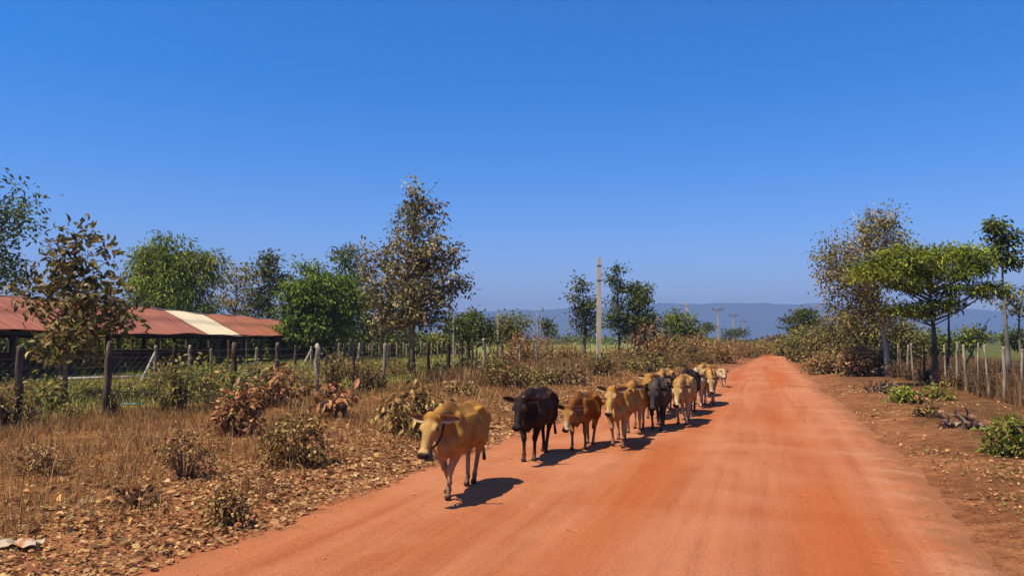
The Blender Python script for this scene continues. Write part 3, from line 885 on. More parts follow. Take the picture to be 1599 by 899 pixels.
for px, dep, top, hw, pal, lab in ((1210, 120, 533, 14, [(0.12, 0.05, 0.035), (0.17, 0.075, 0.045)], 'dark maroon bush closing the road where it bends'),
                                   (1232, 84, 524, 14, OLIVE + YEL, 'yellow-olive bush at the left tip of the right hand thicket'),
                                   (1256, 62, 508, 24, OLIVE + MIDG[:1], 'olive green bush in front of the dark layered tree'),
                                   (1284, 52, 498, 30, OLIVE + [(0.16, 0.1, 0.04)], 'brownish olive bush in the middle of the right hand thicket'),
                                   (1318, 46, 476, 36, OLIVE + [(0.13, 0.085, 0.035)], 'tall dark brown-olive bush below the half-bare tree'),
                                   (1352, 41, 462, 32, OLIVE + DARKG[2:] + [(0.13, 0.085, 0.035)], 'dark bush wrapped round the pale trunk of the half-bare tree'),
                                   (1300, 40, 546, 34, DRYB + OLIVE, 'low dry brown bush at the thicket foot beside the road'),
                                   (1340, 37, 540, 22, DRYB + OLIVE[3:], 'shaded brown bush at the near end of the thicket'),
                                   (1376, 38, 540, 12, YEL + MIDG, 'small yellow-green bush against the pale trunk'),
                                   (1418, 46, 500, 34, MIDG + OLIVE, 'tall green bush seen behind the fence between the pale trunk and the flat-topped tree'),
                                   (1398, 42, 486, 20, OLIVE + DARKG[2:], 'loose olive bush just right of the pale trunk'),
                                   (1462, 54, 516, 26, MIDG + DARKG[1:], 'green bush behind the trunks of the flat-topped tree')):
    k += 1
    shrub('thicket_bush', lab, 'shrub', px, 0, top, hw, (0.0055 * dep, 0.0024 * dep), pal, 42, 18, 0.009 * dep, False, 0.3, 0.5, 200 + k, None, depth=dep, bare=0.08, mat=M_LEAF)
# right verge plants
shrub('green_plant', 'green leafy plant on the bare right verge nearest the camera', 'plant', 1572, 712, 652, 34, (0.13, 0.05), MIDG + OLIVE[:1], 14, 12, 0.1, True, 0.2, 0.7, 300, mat=M_LEAF)
shrub('withered_plant', 'withered plant with large dark curled leaves on the right verge', 'plant', 1493, 674, 652, 26, (0.24, 0.12), [(0.11, 0.07, 0.045), (0.23, 0.14, 0.1), (0.3, 0.2, 0.15)], 7, 4, 0.12, True, 0.4, 0.7, 301)
shrub('green_plant', 'yellow-green low plant in front of the flat-topped tree', 'plant', 1408, 634, 608, 20, (0.13, 0.06), BRIGHT + MIDG, 12, 12, 0.12, True, 0.2, 0.7, 302, mat=M_LEAF)
shrub('green_plant', 'pale green plant at the foot of the flat-topped tree', 'plant', 1458, 624, 600, 22, (0.15, 0.07), BRIGHT[:2] + YEL, 11, 10, 0.14, True, 0.2, 0.7, 303, mat=M_LEAF)
shrub('withered_plant', 'grey-brown withered plant left of the yellow-green low plant', 'plant', 1378, 616, 596, 20, (0.2, 0.1), [(0.2, 0.13, 0.08), (0.12, 0.07, 0.05), (0.3, 0.2, 0.13)], 8, 7, 0.15, True, 0.3, 0.7, 304)
shrub('withered_plant', 'brown withered plant pressed against the yellow-green low plant', 'plant', 1425, 634, 612, 14, (0.16, 0.09), DRYB, 8, 8, 0.12, True, 0.3, 0.7, 305)
shrub('withered_plant', 'flat yellowish sprig between the two green plants and the road', 'plant', 1436, 656, 634, 18, (0.12, 0.06), YEL + DRYB, 8, 7, 0.12, True, 0.3, 0.7, 306)
# inside the left pen
shrub('green_bush', 'pale green bush behind the third fence post in the pen', 'shrub', 330, 640, 560, 30, (0.2, 0.08), OLIVE + BAMBOO[:2] + YEL, 16, 10, 0.24, True, 0.1, 0.6, 310, depth=22, mat=M_LEAF)
shrub('green_bush', 'light green bush left of the tall withered shrub', 'shrub', 375, 640, 575, 26, (0.2, 0.08), [(0.19, 0.2, 0.07), (0.13, 0.16, 0.045)] + YEL, 14, 10, 0.22, True, 0.1, 0.6, 311, depth=20.5, mat=M_LEAF)
shrub('green_bush', 'tangled green bush under the young broad-leaved tree', 'shrub', 82, 650, 590, 36, (0.16, 0.07), MIDG + OLIVE + YEL[:1], 16, 10, 0.2, True, 0.2, 0.6, 312, depth=18.5, mat=M_LEAF)
shrub('green_bush', 'weedy bush wrapping the leftmost fence post', 'shrub', 6, 675, 585, 26, (0.12, 0.05), OLIVE + DRYB, 18, 9, 0.18, True, 0.3, 0.5, 313, depth=14.8, mat=M_LEAF, bare=0.2)
shrub('green_bush', 'weedy bush in the fence between the second and third posts', 'shrub', 288, 650, 548, 18, (0.13, 0.06), OLIVE + YEL[:1], 14, 9, 0.18, True, 0.3, 0.5, 314, depth=18.2, mat=M_LEAF, bare=0.2)
shrub('green_bush', 'seedy dry weeds beside the pale square post', 'shrub', 520, 640, 538, 22, (0.12, 0.05), DRYB + OLIVE, 18, 9, 0.2, True, 0.1, 0.5, 315, depth=22.5, bare=0.25)
shrub('green_bush', 'weeds around the thin dark fence post', 'shrub', 575, 620, 548, 24, (0.13, 0.05), OLIVE + DRYB, 18, 9, 0.2, True, 0.1, 0.5, 316, depth=25.5, bare=0.2)

# dark undergrowth behind and beside the shed
for i, (px, dep, top, hw, pal) in enumerate(((20, 66, 500, 50, DARKG), (90, 62, 496, 50, DARKG), (160, 68, 500, 50, DARKG + MIDG), (225, 66, 498, 46, MIDG), (290, 70, 500, 46, DARKG), (350, 74, 498, 44, MIDG), (405, 78, 500, 40, DARKG),
                                            (455, 72, 506, 40, DARKG), (520, 70, 508, 40, DARKG), (585, 74, 514, 38, DARKG + OLIVE), (640, 80, 518, 36, MIDG), (695, 84, 520, 34, MIDG + OLIVE))):
    shrub('background_bush', 'dense dark green bush in the thick row behind the shed and pasture', 'shrub', px, 0, top, hw, (0.42, 0.2), pal, 40, 26, 0.6, False, 0.4, 0.6, 400 + i, 'bushes behind the shed', depth=dep, mat=M_LEAF)
# weedy shrubs scattered through the pen
for i, (px, dep, top, hw, pal, lab) in enumerate((
        (60, 24, 590, 40, OLIVE + YEL, 'olive weeds between the two leftmost posts, behind the wire'),
        (150, 23, 602, 34, MIDG + YEL, 'low green weeds at the foot of the young broad-leaved tree'),
        (225, 22, 606, 34, YEL + OLIVE, 'yellowish weeds around the turquoise pipe'),
        (262, 27, 566, 24, OLIVE + YEL, 'thin yellow-green bush under the slanting brace'),
        (310, 26, 574, 30, YEL + OLIVE, 'leafy green bush between the dark thin post and the next'),
        (405, 30, 566, 32, OLIVE + YEL, 'straw-green bush behind the tall withered shrub'),
        (455, 31, 572, 28, YEL + DRYB[:1], 'yellow seedy weeds left of the pale round post'),
        (540, 33, 562, 26, OLIVE + DRYB[:2], 'brownish weeds between the pale round post and the thin dark one'),
        (620, 34, 568, 26, DRYB + OLIVE, 'brown weeds left of the teak trunk'),
        (690, 35, 570, 26, OLIVE + DRYB[:1], 'low olive weeds right of the teak trunk'),
        (735, 36, 564, 24, OLIVE + DRYB[:1], 'olive brush beside the dark posts right of the teak'))):
    shrub('pen_weeds', lab, 'weeds', px, 0, top, hw, (0.006 * dep, 0.0024 * dep), pal, 22, 14, 0.009 * dep, False, 0.2, 0.5, 430 + i, None, depth=dep, mat=M_LEAF, bare=0.15)
for i, (px, dep, top, hw) in enumerate(((56, 15.8, 600, 14), (118, 16.4, 622, 16), (180, 17.2, 590, 13), (262, 18, 596, 13), (330, 19.4, 600, 16), (480, 22, 574, 14), (562, 24.8, 566, 15), (596, 26, 570, 14), (676, 29.5, 570, 14), (712, 31, 564, 14), (742, 33, 560, 14))):
    shrub('fence_weeds', 'dry brown and olive weeds tangled in the wire of the left fence', 'weeds', px, 0, top, hw, (0.07, 0.03), DRYB[:3] + YEL + OLIVE[:1], 12, 9, 0.13, False, 0.2, 0.5, 500 + i, 'weeds in the left fence', depth=dep, bare=0.4)
shrub('dry_shrub', 'dry brush hiding the foot of the tall bare pole', 'shrub', 936, 0, 552, 24, (0.2, 0.07), DRYB + OLIVE, 24, 14, 0.3, False, 0.2, 0.4, 450, depth=37, bare=0.2)
# brush along the right hand fence
for i, (px, dep, top, hw) in enumerate(((1590, 22.5, 572, 26), (1556, 23.5, 576, 24), (1528, 24.5, 570, 22), (1500, 26, 574, 20), (1478, 28, 566, 18), (1440, 31, 560, 18), (1418, 33, 562, 16), (1398, 35, 556, 14))):
    shrub('fence_brush', 'brown twiggy brush along the pale stakes of the right hand fence', 'shrub', px, 0, top, hw, (0.08, 0.035), DRYB[:2] + DRYB[3:] + OLIVE[3:], 26, 9, 0.2, False, 0.2, 0.4, 460 + i, 'brush along the right hand fence', depth=dep, bare=0.45)

# ------------------------------------------------------------------ shed
ROOF_RED = mat_roof('red_roof_sheet', (0.30, 0.088, 0.040), (0.37, 0.13, 0.062), (0.22, 0.066, 0.034))
ROOF_RUST = mat_roof('rusty_roof_sheet', (0.31, 0.09, 0.036), (0.38, 0.145, 0.062), (0.46, 0.26, 0.12))
ROOF_PALE = mat_roof('pale_roof_sheet', (0.70, 0.54, 0.31), (0.78, 0.62, 0.38), (0.56, 0.41, 0.23))


def build_shed():
    a = col_at(0, 29.0)
    b = col_at(447, 60.0)
    ax = (b - a) / np.linalg.norm(b - a)
    ang = math.atan2(ax[1], ax[0]) - math.pi / 2          # local +Y runs along the eave, -X goes up to the ridge
    root = empty('cattle_shed', (a[0], a[1], 0.0), 'long open cattle shed with a red metal roof and one pale sheet', 'shed', None, ang)
    LEN = float(np.linalg.norm(b - a)) + 26.0
    E0, R0, RW = 2.22, 3.62, 2.75                           # eave height, ridge height, ridge offset

    def roof_piece(name, y0, y1, mat, lift=0.0, e1=None, overlap=0.0):
        mb = MB()
        xs = np.array([0.10 + overlap, -0.5, -1.0, -1.41, -1.45, -1.9, -2.3, -RW])
        ys = np.arange(y0, y1 + 1e-6, 0.19 / 2)
        X, Y = np.meshgrid(xs, ys, indexing='ij')
        sag = 0.045 * np.sin(Y * 0.5) + 0.03 * np.sin(Y * 1.3 + 1)
        Z = E0 + (R0 - E0) * (-X / RW) + 0.018 * np.cos(Y / 0.19 * 2 * math.pi) + lift + sag - 0.004 * Y + np.where(X < -1.44, 0.035, 0.0)
        n, m = X.shape
        idx = np.arange(n * m).reshape(n, m)
        q = np.stack([idx[:-1, :-1], idx[:-1, 1:], idx[1:, 1:], idx[1:, :-1]], -1).reshape(-1, 4)
        top = np.stack([X, Y, Z], -1).reshape(-1, 3)
        mb.add(top, None, q)
        mb.add(top - np.array([0, 0, 0.012]), None, q[:, ::-1])
        return mb.build(name, mat, root, True)

    y1 = 17.3
    y2 = 22.6
    # the pale sheet sits between the plain red run and the rustier far run
    tag(roof_piece('roof', -14.0, y1, ROOF_RED), 'plain red roof run')
    tag(roof_piece('roof_sheet', y1 + 0.02, y2, ROOF_PALE, 0.02), 'pale cream roof sheet')
    tag(roof_piece('roof', y2 + 0.02, LEN + 0.6, ROOF_RUST, 0.0), 'rustier far roof run')
    mb = MB()                                                # far slope
    xs = np.linspace(-RW, -2 * RW, 5)
    ys = np.arange(-14, LEN + 0.6, 0.4)
    X, Y = np.meshgrid(xs, ys, indexing='ij')
    Z = R0 - (R0 - E0) * (-X - RW) / RW - 0.004 * Y - 0.01
    idx = np.arange(X.size).reshape(X.shape)
    q = np.stack([idx[:-1, :-1], idx[:-1, 1:], idx[1:, 1:], idx[1:, :-1]], -1).reshape(-1, 4)
    mb.add(np.stack([X, Y, Z], -1).reshape(-1, 3), None, q)
    tag(mb.build('roof', ROOF_RED, root), 'hidden back slope of the red roof')
    mb = MB()
    yy = np.linspace(-14, LEN + 0.6, 30)
    mb.tube(np.stack([np.full(30, -RW), yy, R0 + 0.045 * np.sin(yy * 0.5) + 0.03 * np.sin(yy * 1.3 + 1) - 0.004 * yy + 0.02], 1), 0.07, 6, (0.42, 0.3, 0.2))
    mb.build('ridge_cap', M_PLAIN, root, True)
    mb = MB()
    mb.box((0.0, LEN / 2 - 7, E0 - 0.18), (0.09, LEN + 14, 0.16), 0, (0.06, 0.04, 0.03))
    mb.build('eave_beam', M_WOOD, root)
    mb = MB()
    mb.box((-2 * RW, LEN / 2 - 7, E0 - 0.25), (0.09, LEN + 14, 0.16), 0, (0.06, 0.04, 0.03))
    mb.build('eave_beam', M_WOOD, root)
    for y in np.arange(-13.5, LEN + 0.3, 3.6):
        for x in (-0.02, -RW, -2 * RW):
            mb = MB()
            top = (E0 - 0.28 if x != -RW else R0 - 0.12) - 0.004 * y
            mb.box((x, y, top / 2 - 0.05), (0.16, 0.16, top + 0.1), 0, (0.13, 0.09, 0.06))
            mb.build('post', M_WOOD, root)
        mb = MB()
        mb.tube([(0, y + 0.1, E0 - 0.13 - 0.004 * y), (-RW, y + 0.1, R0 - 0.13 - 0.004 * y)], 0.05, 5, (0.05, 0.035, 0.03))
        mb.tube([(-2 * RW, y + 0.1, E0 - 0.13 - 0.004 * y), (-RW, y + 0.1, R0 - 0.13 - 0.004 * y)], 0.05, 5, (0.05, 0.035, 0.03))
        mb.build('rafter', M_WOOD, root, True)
    mb = MB()
    mb.box((-2 * RW + 0.15, 10, 0.6), (0.1, 44, 1.2), 0, (0.24, 0.17, 0.11))
    mb.build('back_wall', M_WOOD, root)


build_shed()


# ------------------------------------------------------------------ fences
def on_line(px, line_s, line_t):
    """where the sight column px meets a fence line given as t (across) over s (along the road)"""
    s = np.linspace(line_s[0], line_s[-1], 4000)
    t = np.interp(s, line_s, line_t)
    P = np.stack([t, s], 1)
    X, D = P @ RT, P @ FW
    ok = D > 1
    col = np.where(ok, 799.5 + F * X / np.maximum(D, 0.1), -1e6)
    i = np.argmin(np.abs(col - px))
    return P[i]


def add_post(mb, x, y, z, h, r, col, lean, rr, square=False):
    t = np.array([0, 0.1, 0.25, 0.4, 0.55, 0.7, 0.82, 0.92, 0.975, 1.0])
    n = len(t)
    pts = np.stack([x + lean[0] * t + 0.16 * r * rr.normal(0, 1, n), y + lean[1] * t + 0.16 * r * rr.normal(0, 1, n), z - 0.15 + (h + 0.15) * t], 1)
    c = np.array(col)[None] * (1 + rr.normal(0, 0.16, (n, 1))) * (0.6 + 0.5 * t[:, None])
    rad = r * (1.12 - 0.2 * t) * (1 + rr.normal(0, 0.07, n))
    rad[-1] *= 0.7
    mb.tube(pts, rad, 4 if square else 7, c)


def fence(name, label, posts, wires, wire_r, wire_col, seed, mesh=None, cat='fence'):
    rr = np.random.default_rng(seed)
    p0 = posts[0]
    root = empty(name, (p0['x'], p0['y'], gz((p0['x'], p0['y']))), label, cat)
    z0 = root.location[2]
    for p in posts:
        mb = MB()
        add_post(mb, p['x'] - p0['x'], p['y'] - p0['y'], gz((p['x'], p['y'])) - z0, p['h'], p['r'], p['col'], p.get('lean', (rr.normal(0, 0.03), rr.normal(0, 0.03))), rr, p.get('sq', False))
        o = mb.build('fence_post', M_WOOD, root, not p.get('sq', False))
        if p.get('label'):
            o['label'] = p['label']
    for hw in wires:
        mb = MB()
        pts = []
        for a, b in zip(posts[:-1], posts[1:]):
            for t in np.linspace(0, 1, 5)[:-1]:
                x, y = a['x'] + (b['x'] - a['x']) * t, a['y'] + (b['y'] - a['y']) * t
                pts.append((x - p0['x'], y - p0['y'], gz((x, y)) - z0 + hw - 0.02 * math.sin(t * math.pi)))
        pts.append((posts[-1]['x'] - p0['x'], posts[-1]['y'] - p0['y'], gz((posts[-1]['x'], posts[-1]['y'])) - z0 + hw))
        mb.tube(pts, wire_r, 4, wire_col)
        mb.build('wire', M_METAL, root, True)
    if mesh:
        mb = MB()
        for a, b in list(zip(posts[:-1], posts[1:]))[:mesh[0]]:
            L = math.hypot(b['x'] - a['x'], b['y'] - a['y'])
            n = int(L / mesh[1])
            za, zb = gz((a['x'], a['y'])) - z0, gz((b['x'], b['y'])) - z0
            for i in range(-int(mesh[2] / mesh[1]), n):
                for sgn in (1, -1):
                    t0, t1 = i / n, (i + mesh[2] / mesh[1]) / n
                    q0, q1 = max(t0, 0), min(t1, 1)
                    if q1 <= q0:
                        continue
                    h0 = (q0 - t0) / (t1 - t0) * mesh[2]
                    h1 = (q1 - t0) / (t1 - t0) * mesh[2]
                    if sgn < 0:
                        h0, h1 = mesh[2] - h0, mesh[2] - h1
                    A = (a['x'] + (b['x'] - a['x']) * q0 - p0['x'], a['y'] + (b['y'] - a['y']) * q0 - p0['y'], za + (zb - za) * q0 + 0.08 + h0)
                    B = (a['x'] + (b['x'] - a['x']) * q1 - p0['x'], a['y'] + (b['y'] - a['y']) * q1 - p0['y'], za + (zb - za) * q1 + 0.08 + h1)
                    mb.tube([A, B], 0.0012, 3, wire_col, False)
        mb.build('wire_mesh', M_METAL, root)
    return root


LS, LT = [4, 11, 28.6, 47, 60, 90], [-14.7, -14, -12.1, -10.8, -8.5, -5]
GREYW, DARKW, PALEW = (0.16, 0.115, 0.078), (0.065, 0.042, 0.028), (0.40, 0.32, 0.22)
lp = [(-130, 1.6, 0.09, GREYW), (-40, 1.65, 0.09, GREYW), (35, 1.66, 0.095, GREYW), (172, 1.68, 0.095, (0.17, 0.12, 0.08)), (275, 1.62, 0.07, DARKW), (367, 1.63, 0.09, (0.16, 0.10, 0.06)), (433, 1.6, 0.08, GREYW), (497, 1.62, 0.10, PALEW), (553, 1.64, 0.06, DARKW),
      (600, 1.6, 0.085, PALEW), (670, 1.58, 0.085, DARKW), (700, 1.6, 0.10, DARKW), (722, 1.6, 0.05, DARKW), (737, 1.55, 0.055, DARKW), (756, 1.75, 0.12, PALEW)]
lp += [(px, 1.45, 0.06, (0.34, 0.27, 0.2)) for px in (786, 812, 838, 862, 880, 897, 909, 922, 934, 948, 960, 972, 978, 990, 1000, 1012)]
posts = []
for px, h, r_, c in lp:
    P = on_line(px, LS, LT)
    posts.append(dict(x=P[0], y=P[1], h=h, r=r_ * 0.78, col=c))
fence('wire_fence', 'long wire fence on weathered wooden posts along the left verge', posts, (0.3, 0.6, 0.9, 1.2, 1.42), 0.003, (0.10, 0.07, 0.045), 11, (8, 0.17, 1.25))
RS, RTT = [14, 23.8, 30.2, 42.9, 60], [6.7, 6.4, 6.25, 5.4, 4.9]
posts = []
for px, c in ((1660, PALEW), (1625, PALEW), (1588, PALEW), (1564, PALEW), (1540, PALEW), (1522, PALEW), (1505, PALEW), (1490, PALEW), (1474, PALEW), (1455, DARKW), (1441, DARKW), (1432, DARKW), (1423, PALEW), (1413, PALEW), (1406, GREYW), (1400, PALEW),
              (1392, GREYW), (1383, PALEW), (1376, PALEW), (1369, PALEW), (1363, PALEW)):
    P = on_line(px, RS, RTT)
    posts.append(dict(x=P[0], y=P[1], h=1.56 + 0.08 * math.sin(px), r=0.040 + 0.008 * math.sin(px * 1.7), col=c, lean=(0.09 * math.sin(px * 2.3), 0.06 * math.sin(px * 1.1))))
fence('wire_fence', 'wire fence on thin pale stakes along the right verge', posts, (0.4, 0.75, 1.1, 1.4), 0.0035, (0.2, 0.15, 0.12), 12)
# pen fence behind the first one, with slanting braces
pen = []
for px, dep in ((-20, 30), (42, 31), (95, 32), (168, 33), (245, 34), (298, 35), (332, 36), (400, 38), (433, 39), (462, 41), (488, 43), (530, 46), (560, 48), (606, 52)):
    xy = col_at(px, dep)
    pen.append(dict(x=xy[0], y=xy[1], h=1.45 + 0.12 * math.sin(px), r=0.07, col=PALEW if px % 3 else GREYW))
pr = fence('pen_fence', 'pale stake pen fence crossing in front of the shed', pen, (0.55, 0.95, 1.3), 0.005, (0.22, 0.17, 0.12), 13)
for px0, d0, px1, d1 in ((222, 31, 244, 34), (470, 42, 487, 43)):
    a, b = col_at(px0, d0), col_at(px1, d1)
    mb = MB()
    o = pr.location
    mb.tube([(a[0] - o[0], a[1] - o[1], gz(a) - o[2]), (b[0] - o[0], b[1] - o[1], 1.25 - o[2])], 0.05, 6, (0.42, 0.36, 0.3))
    mb.build('brace', M_WOOD, pr, True)
far = []
for i, px in enumerate(range(512, 800, 9)):
    xy = col_at(px + 2 * math.sin(i * 2.1), 62 + i * 0.25)
    far.append(dict(x=xy[0], y=xy[1], h=1.5 + 0.15 * math.sin(i * 1.7), r=0.075, col=(0.36, 0.27, 0.16)))
fence('paddock_fence', 'far row of close-set pale stakes across the green pasture', far, (0.6, 1.1), 0.006, (0.4, 0.34, 0.28), 14)


# ------------------------------------------------------------------ poles
def pole(px, depth, top_py, width, label, arm=False, group=None, lean=0.0, col=(0.50, 0.41, 0.28)):
    xy = col_at(px, depth)
    z0 = gz(xy)
    H = hgt_at(top_py, depth) - z0
    root = empty('utility_pole', (xy[0], xy[1], z0), label, 'utility pole', group, YAW)
    mb = MB()
    n = 8
    t = np.linspace(0, 1, n)
    w = width * (1 - 0.35 * t) / 2
    v, q = [], []
    for i in range(n):
        for sx, sy in ((-1, -1), (1, -1), (1, 1), (-1, 1)):
            v.append((sx * w[i] + lean * t[i] * H, sy * w[i], t[i] * H - 0.3 * (i == 0)))
    for i in range(n - 1):
        for j in range(4):
            q.append((i * 4 + j, i * 4 + (j + 1) % 4, i * 4 + 4 + (j + 1) % 4, i * 4 + 4 + j))
    q.append(tuple((n - 1) * 4 + j for j in range(4)))
    mb.add(v, None, q, col)
    mb.build('shaft', M_CONC, root)
    for zb in ((0.93, 0.80) if depth < 100 and width > 0.22 else ()):
        mb = MB()
        wz = width * (1 - 0.35 * zb) / 2 + 0.012
        mb.box((lean * zb * H, 0, zb * H), (2 * wz, 2 * wz, 0.07), 0, (0.12, 0.10, 0.085))
        mb.tube([(lean * zb * H + wz, 0, zb * H), (lean * zb * H + wz + 0.09, 0, zb * H)], 0.018, 6, (0.1, 0.08, 0.07))
        mb.build('band', M_METAL, root)
    if arm:
        mb = MB()
        mb.box((lean * H, -0.13, H - 0.25), (2.5, 0.14, 0.14), 0, (0.2, 0.17, 0.15))
        mb.tube([(lean * H - 0.8, -0.1, H - 0.3), (lean * H, -0.1, H - 1.1)], 0.03, 5, (0.2, 0.17, 0.15))
        mb.tube([(lean * H + 0.8, -0.1, H - 0.3), (lean * H, -0.1, H - 1.1)], 0.03, 5, (0.2, 0.17, 0.15))
        mb.build('crossarm', M_WOOD, root)
        for x in (-1.15, 0.45, 1.15):
            mb = MB()
            mb.tube([(x, -0.13, H - 0.16), (x, -0.13, H - 0.05), (x, -0.13, H + 0.05), (x, -0.13, H + 0.18), (x, -0.13, H + 0.22)], [0.04, 0.14, 0.08, 0.13, 0.05], 8, (0.12, 0.07, 0.05))
            mb.build('insulator', M_HORN, root, True)
    return root


pole(934, 40, 402, 0.25, 'tall bare concrete pole standing nearest, left of the knobbly tree', lean=0.012, col=(0.62, 0.50, 0.33))
pole(1073, 85, 472, 0.34, 'plain concrete pole without a crossarm right of the mid green tree', col=(0.55, 0.45, 0.37))
pole(1121, 180, 482, 0.42, 'first and tallest of the concrete poles with crossarms', True)
pole(1145, 215, 491, 0.42, 'middle one of the concrete poles with crossarms', True)
pole(1160, 290, 501, 0.48, 'rightmost and smallest of the concrete poles with crossarms', True)
pole(1151, 330, 510, 0.4, 'thin pole between the middle and the smallest crossarm poles', False)
pole(777, 64, 490, 0.2, 'slim pale pole in front of the yellowish green small tree', False)
pole(708, 52, 486, 0.12, 'thin pole at the left edge of the compact dark round tree', False, col=(0.4, 0.36, 0.3))

# ------------------------------------------------------------------ ground cover
def far_woods():
    r = np.random.default_rng(31)
    mb = MB()
    n = 2600
    px = r.uniform(-150, 1750, n)
    dep = r.uniform(240, 520, n)
    for i in range(n):
        xy = col_at(px[i], dep[i])
        h = 2.0 + 0.9 * math.sin(px[i] * 0.021) + 0.8 * math.sin(px[i] * 0.057 + 1) + 0.6 * r.random()
        if abs(xy[0]) < 6 and dep[i] < 200:
            continue
        m = 10
        pos = np.array([xy[0], xy[1], 0]) + np.stack([r.normal(0, 2.6, m), r.normal(0, 2.6, m), r.uniform(0, h, m)], 1)
        d = unit(r.normal(size=(m, 3)))
        nr = unit(r.normal(size=(m, 3)) + np.array([0, 0, 0.8]))
        add_leaves(mb, pos, d, nr, r.uniform(0.9, 1.8, m), r.uniform(0.5, 0.9, m), pick(MIDG + DARKG[1:] + [(0.09, 0.15, 0.03)], m, r))
    tag(mb.build('far_woods', M_LEAF), 'low green band of far bushes and crops along the horizon', 'woods', kind='stuff')


far_woods()


def blades(name, label, cat, pts, h, w, pal, seed, lean=0.5, mat=None):
    r = np.random.default_rng(seed)
    n = len(pts)
    z = ground_h(pts[:, 0], pts[:, 1])
    base = np.stack([pts[:, 0], pts[:, 1], z - 0.01], 1)
    ang = r.random(n) * 2 * math.pi
    side = np.stack([np.cos(ang), np.sin(ang), np.zeros(n)], 1)
    la = r.random(n) * 2 * math.pi
    ln = np.abs(r.normal(0, lean, n))
    H = h * r.uniform(0.4, 1.3, n)
    off = np.stack([np.cos(la) * ln * H, np.sin(la) * ln * H, H * np.sqrt(np.maximum(0.06, 1 - np.minimum(ln, 0.96) ** 2))], 1)
    midp = base + off * np.array([0.35, 0.35, 0.62])
    tip = base + off
    W = (w * r.uniform(0.6, 1.3, n))[:, None]
    V = np.stack([base - side * W, base + side * W, midp + side * W * 0.7, midp - side * W * 0.7, tip], 1).reshape(-1, 3)
    o5 = (np.arange(n) * 5)[:, None]
    quad = np.array([0, 1, 2, 3])[None] + o5
    tri = np.array([3, 2, 4])[None] + o5
    mb = MB()
    mb.add(V, tri, quad, np.repeat(pick(pal, n, r, 0.25), 5, axis=0))
    return tag(mb.build(name, mat or M_GRASS), label, cat, kind='stuff')


def scatter(n, xf, y0, y1, seed, power=1.0, keep=None):
    """points denser towards the camera; xf(y) gives the strip's two edges"""
    r = np.random.default_rng(seed)
    u = r.random(n)
    y = y0 * (y1 / y0) ** (u ** power)
    a, b = xf(y)
    x = a + (b - a) * r.random(n)
    p = np.stack([x, y], 1)
    if keep is not None:
        p = p[keep(p[:, 0], p[:, 1], r)]
    return p


fl = lambda y: np.interp(y, LS, LT)
p = scatter(210000, lambda y: (fl(y) - 0.8, edge_l(y) - 0.5), 3.5, 62, 41, 0.85,
            lambda x, y, r: (r.random(len(x)) < smooth(0.3, 3.4, edge_l(y) - x) * np.clip(0.55 + 0.75 * wob(x * 0.8, y * 0.8), 0.05, 1)))
hh = 0.15 * (0.7 + 0.7 * smooth(0.5, 5, edge_l(p[:, 1]) - p[:, 0])) * (0.75 + 0.5 * wob(p[:, 0] * 0.6 + 4, p[:, 1] * 0.6))
blades('dry_grass', 'dry straw-brown grass covering the left verge', 'grass', p, np.clip(hh, 0.05, 0.5), 0.0026 + 0.00026 * p[:, 1], STRAW, 42, 1.1)
p = scatter(1500, lambda y: (fl(y) + 0.3, edge_l(y) - 2.0), 5, 45, 72)
blades('dry_weeds', 'thin bleached stalks standing out of the left verge', 'weeds', p, 0.48, 0.002 + 0.0002 * p[:, 1], [(0.62, 0.42, 0.2), (0.46, 0.27, 0.11), (0.3, 0.16, 0.07)], 73, 0.35)
p = scatter(26000, lambda y: (fl(y) - 1.0, fl(y) + 1.5), 8, 60, 43)
blades('tall_grass', 'tall yellow grass growing along the left fence foot', 'grass', p, 0.2, 0.003 + 0.0003 * p[:, 1], STRAW + YEL, 44, 0.6)
p = scatter(70000, lambda y: (fl(y) - 26, fl(y) - 0.4), 7, 95, 45, 0.8)
blades('pasture_grass', 'yellow-green grass inside the pen behind the left fence', 'grass', p, 0.30, 0.004 + 0.0005 * p[:, 1], [(0.46, 0.36, 0.10), (0.24, 0.27, 0.05), (0.50, 0.37, 0.13), (0.18, 0.22, 0.04), (0.36, 0.32, 0.08)], 46, 0.45)
p = scatter(30000, lambda y: (edge_r(y) + 0.6, np.full_like(y, 6.6)), 5, 60, 47, 0.9,
            lambda x, y, r: r.random(len(x)) < np.clip(0.15 + 0.9 * wob(x * 0.9 + 2, y * 0.9), 0.02, 1) * smooth(0.2, 2.2, x - edge_r(y)))
blades('sparse_grass', 'sparse short dry grass on the bare right verge', 'grass', p, 0.07, 0.003 + 0.00025 * p[:, 1], STRAW + OLIVE[:1], 48, 0.9)
p = scatter(24000, lambda y: (np.full_like(y, 6.1), np.full_like(y, 13.0)), 14, 70, 49, 0.9)
blades('dry_weeds', 'brown dry weed stalks along and behind the right fence', 'weeds', p, 0.7, 0.003 + 0.0003 * p[:, 1], [(0.23, 0.125, 0.055), (0.16, 0.085, 0.04), (0.32, 0.19, 0.085)], 50, 0.3)
p = scatter(22000, lambda y: (fl(y) - 0.5, np.minimum(fl(y) + 3.5, edge_l(y) - 1.2)), 26, 110, 51, 0.9)
blades('dry_weeds', 'reddish dry weed stalks in the brush along the far left fence', 'weeds', p, 0.7, 0.0025 + 0.00035 * p[:, 1], [(0.34, 0.18, 0.075), (0.24, 0.12, 0.05), (0.42, 0.27, 0.12)], 52, 0.35)


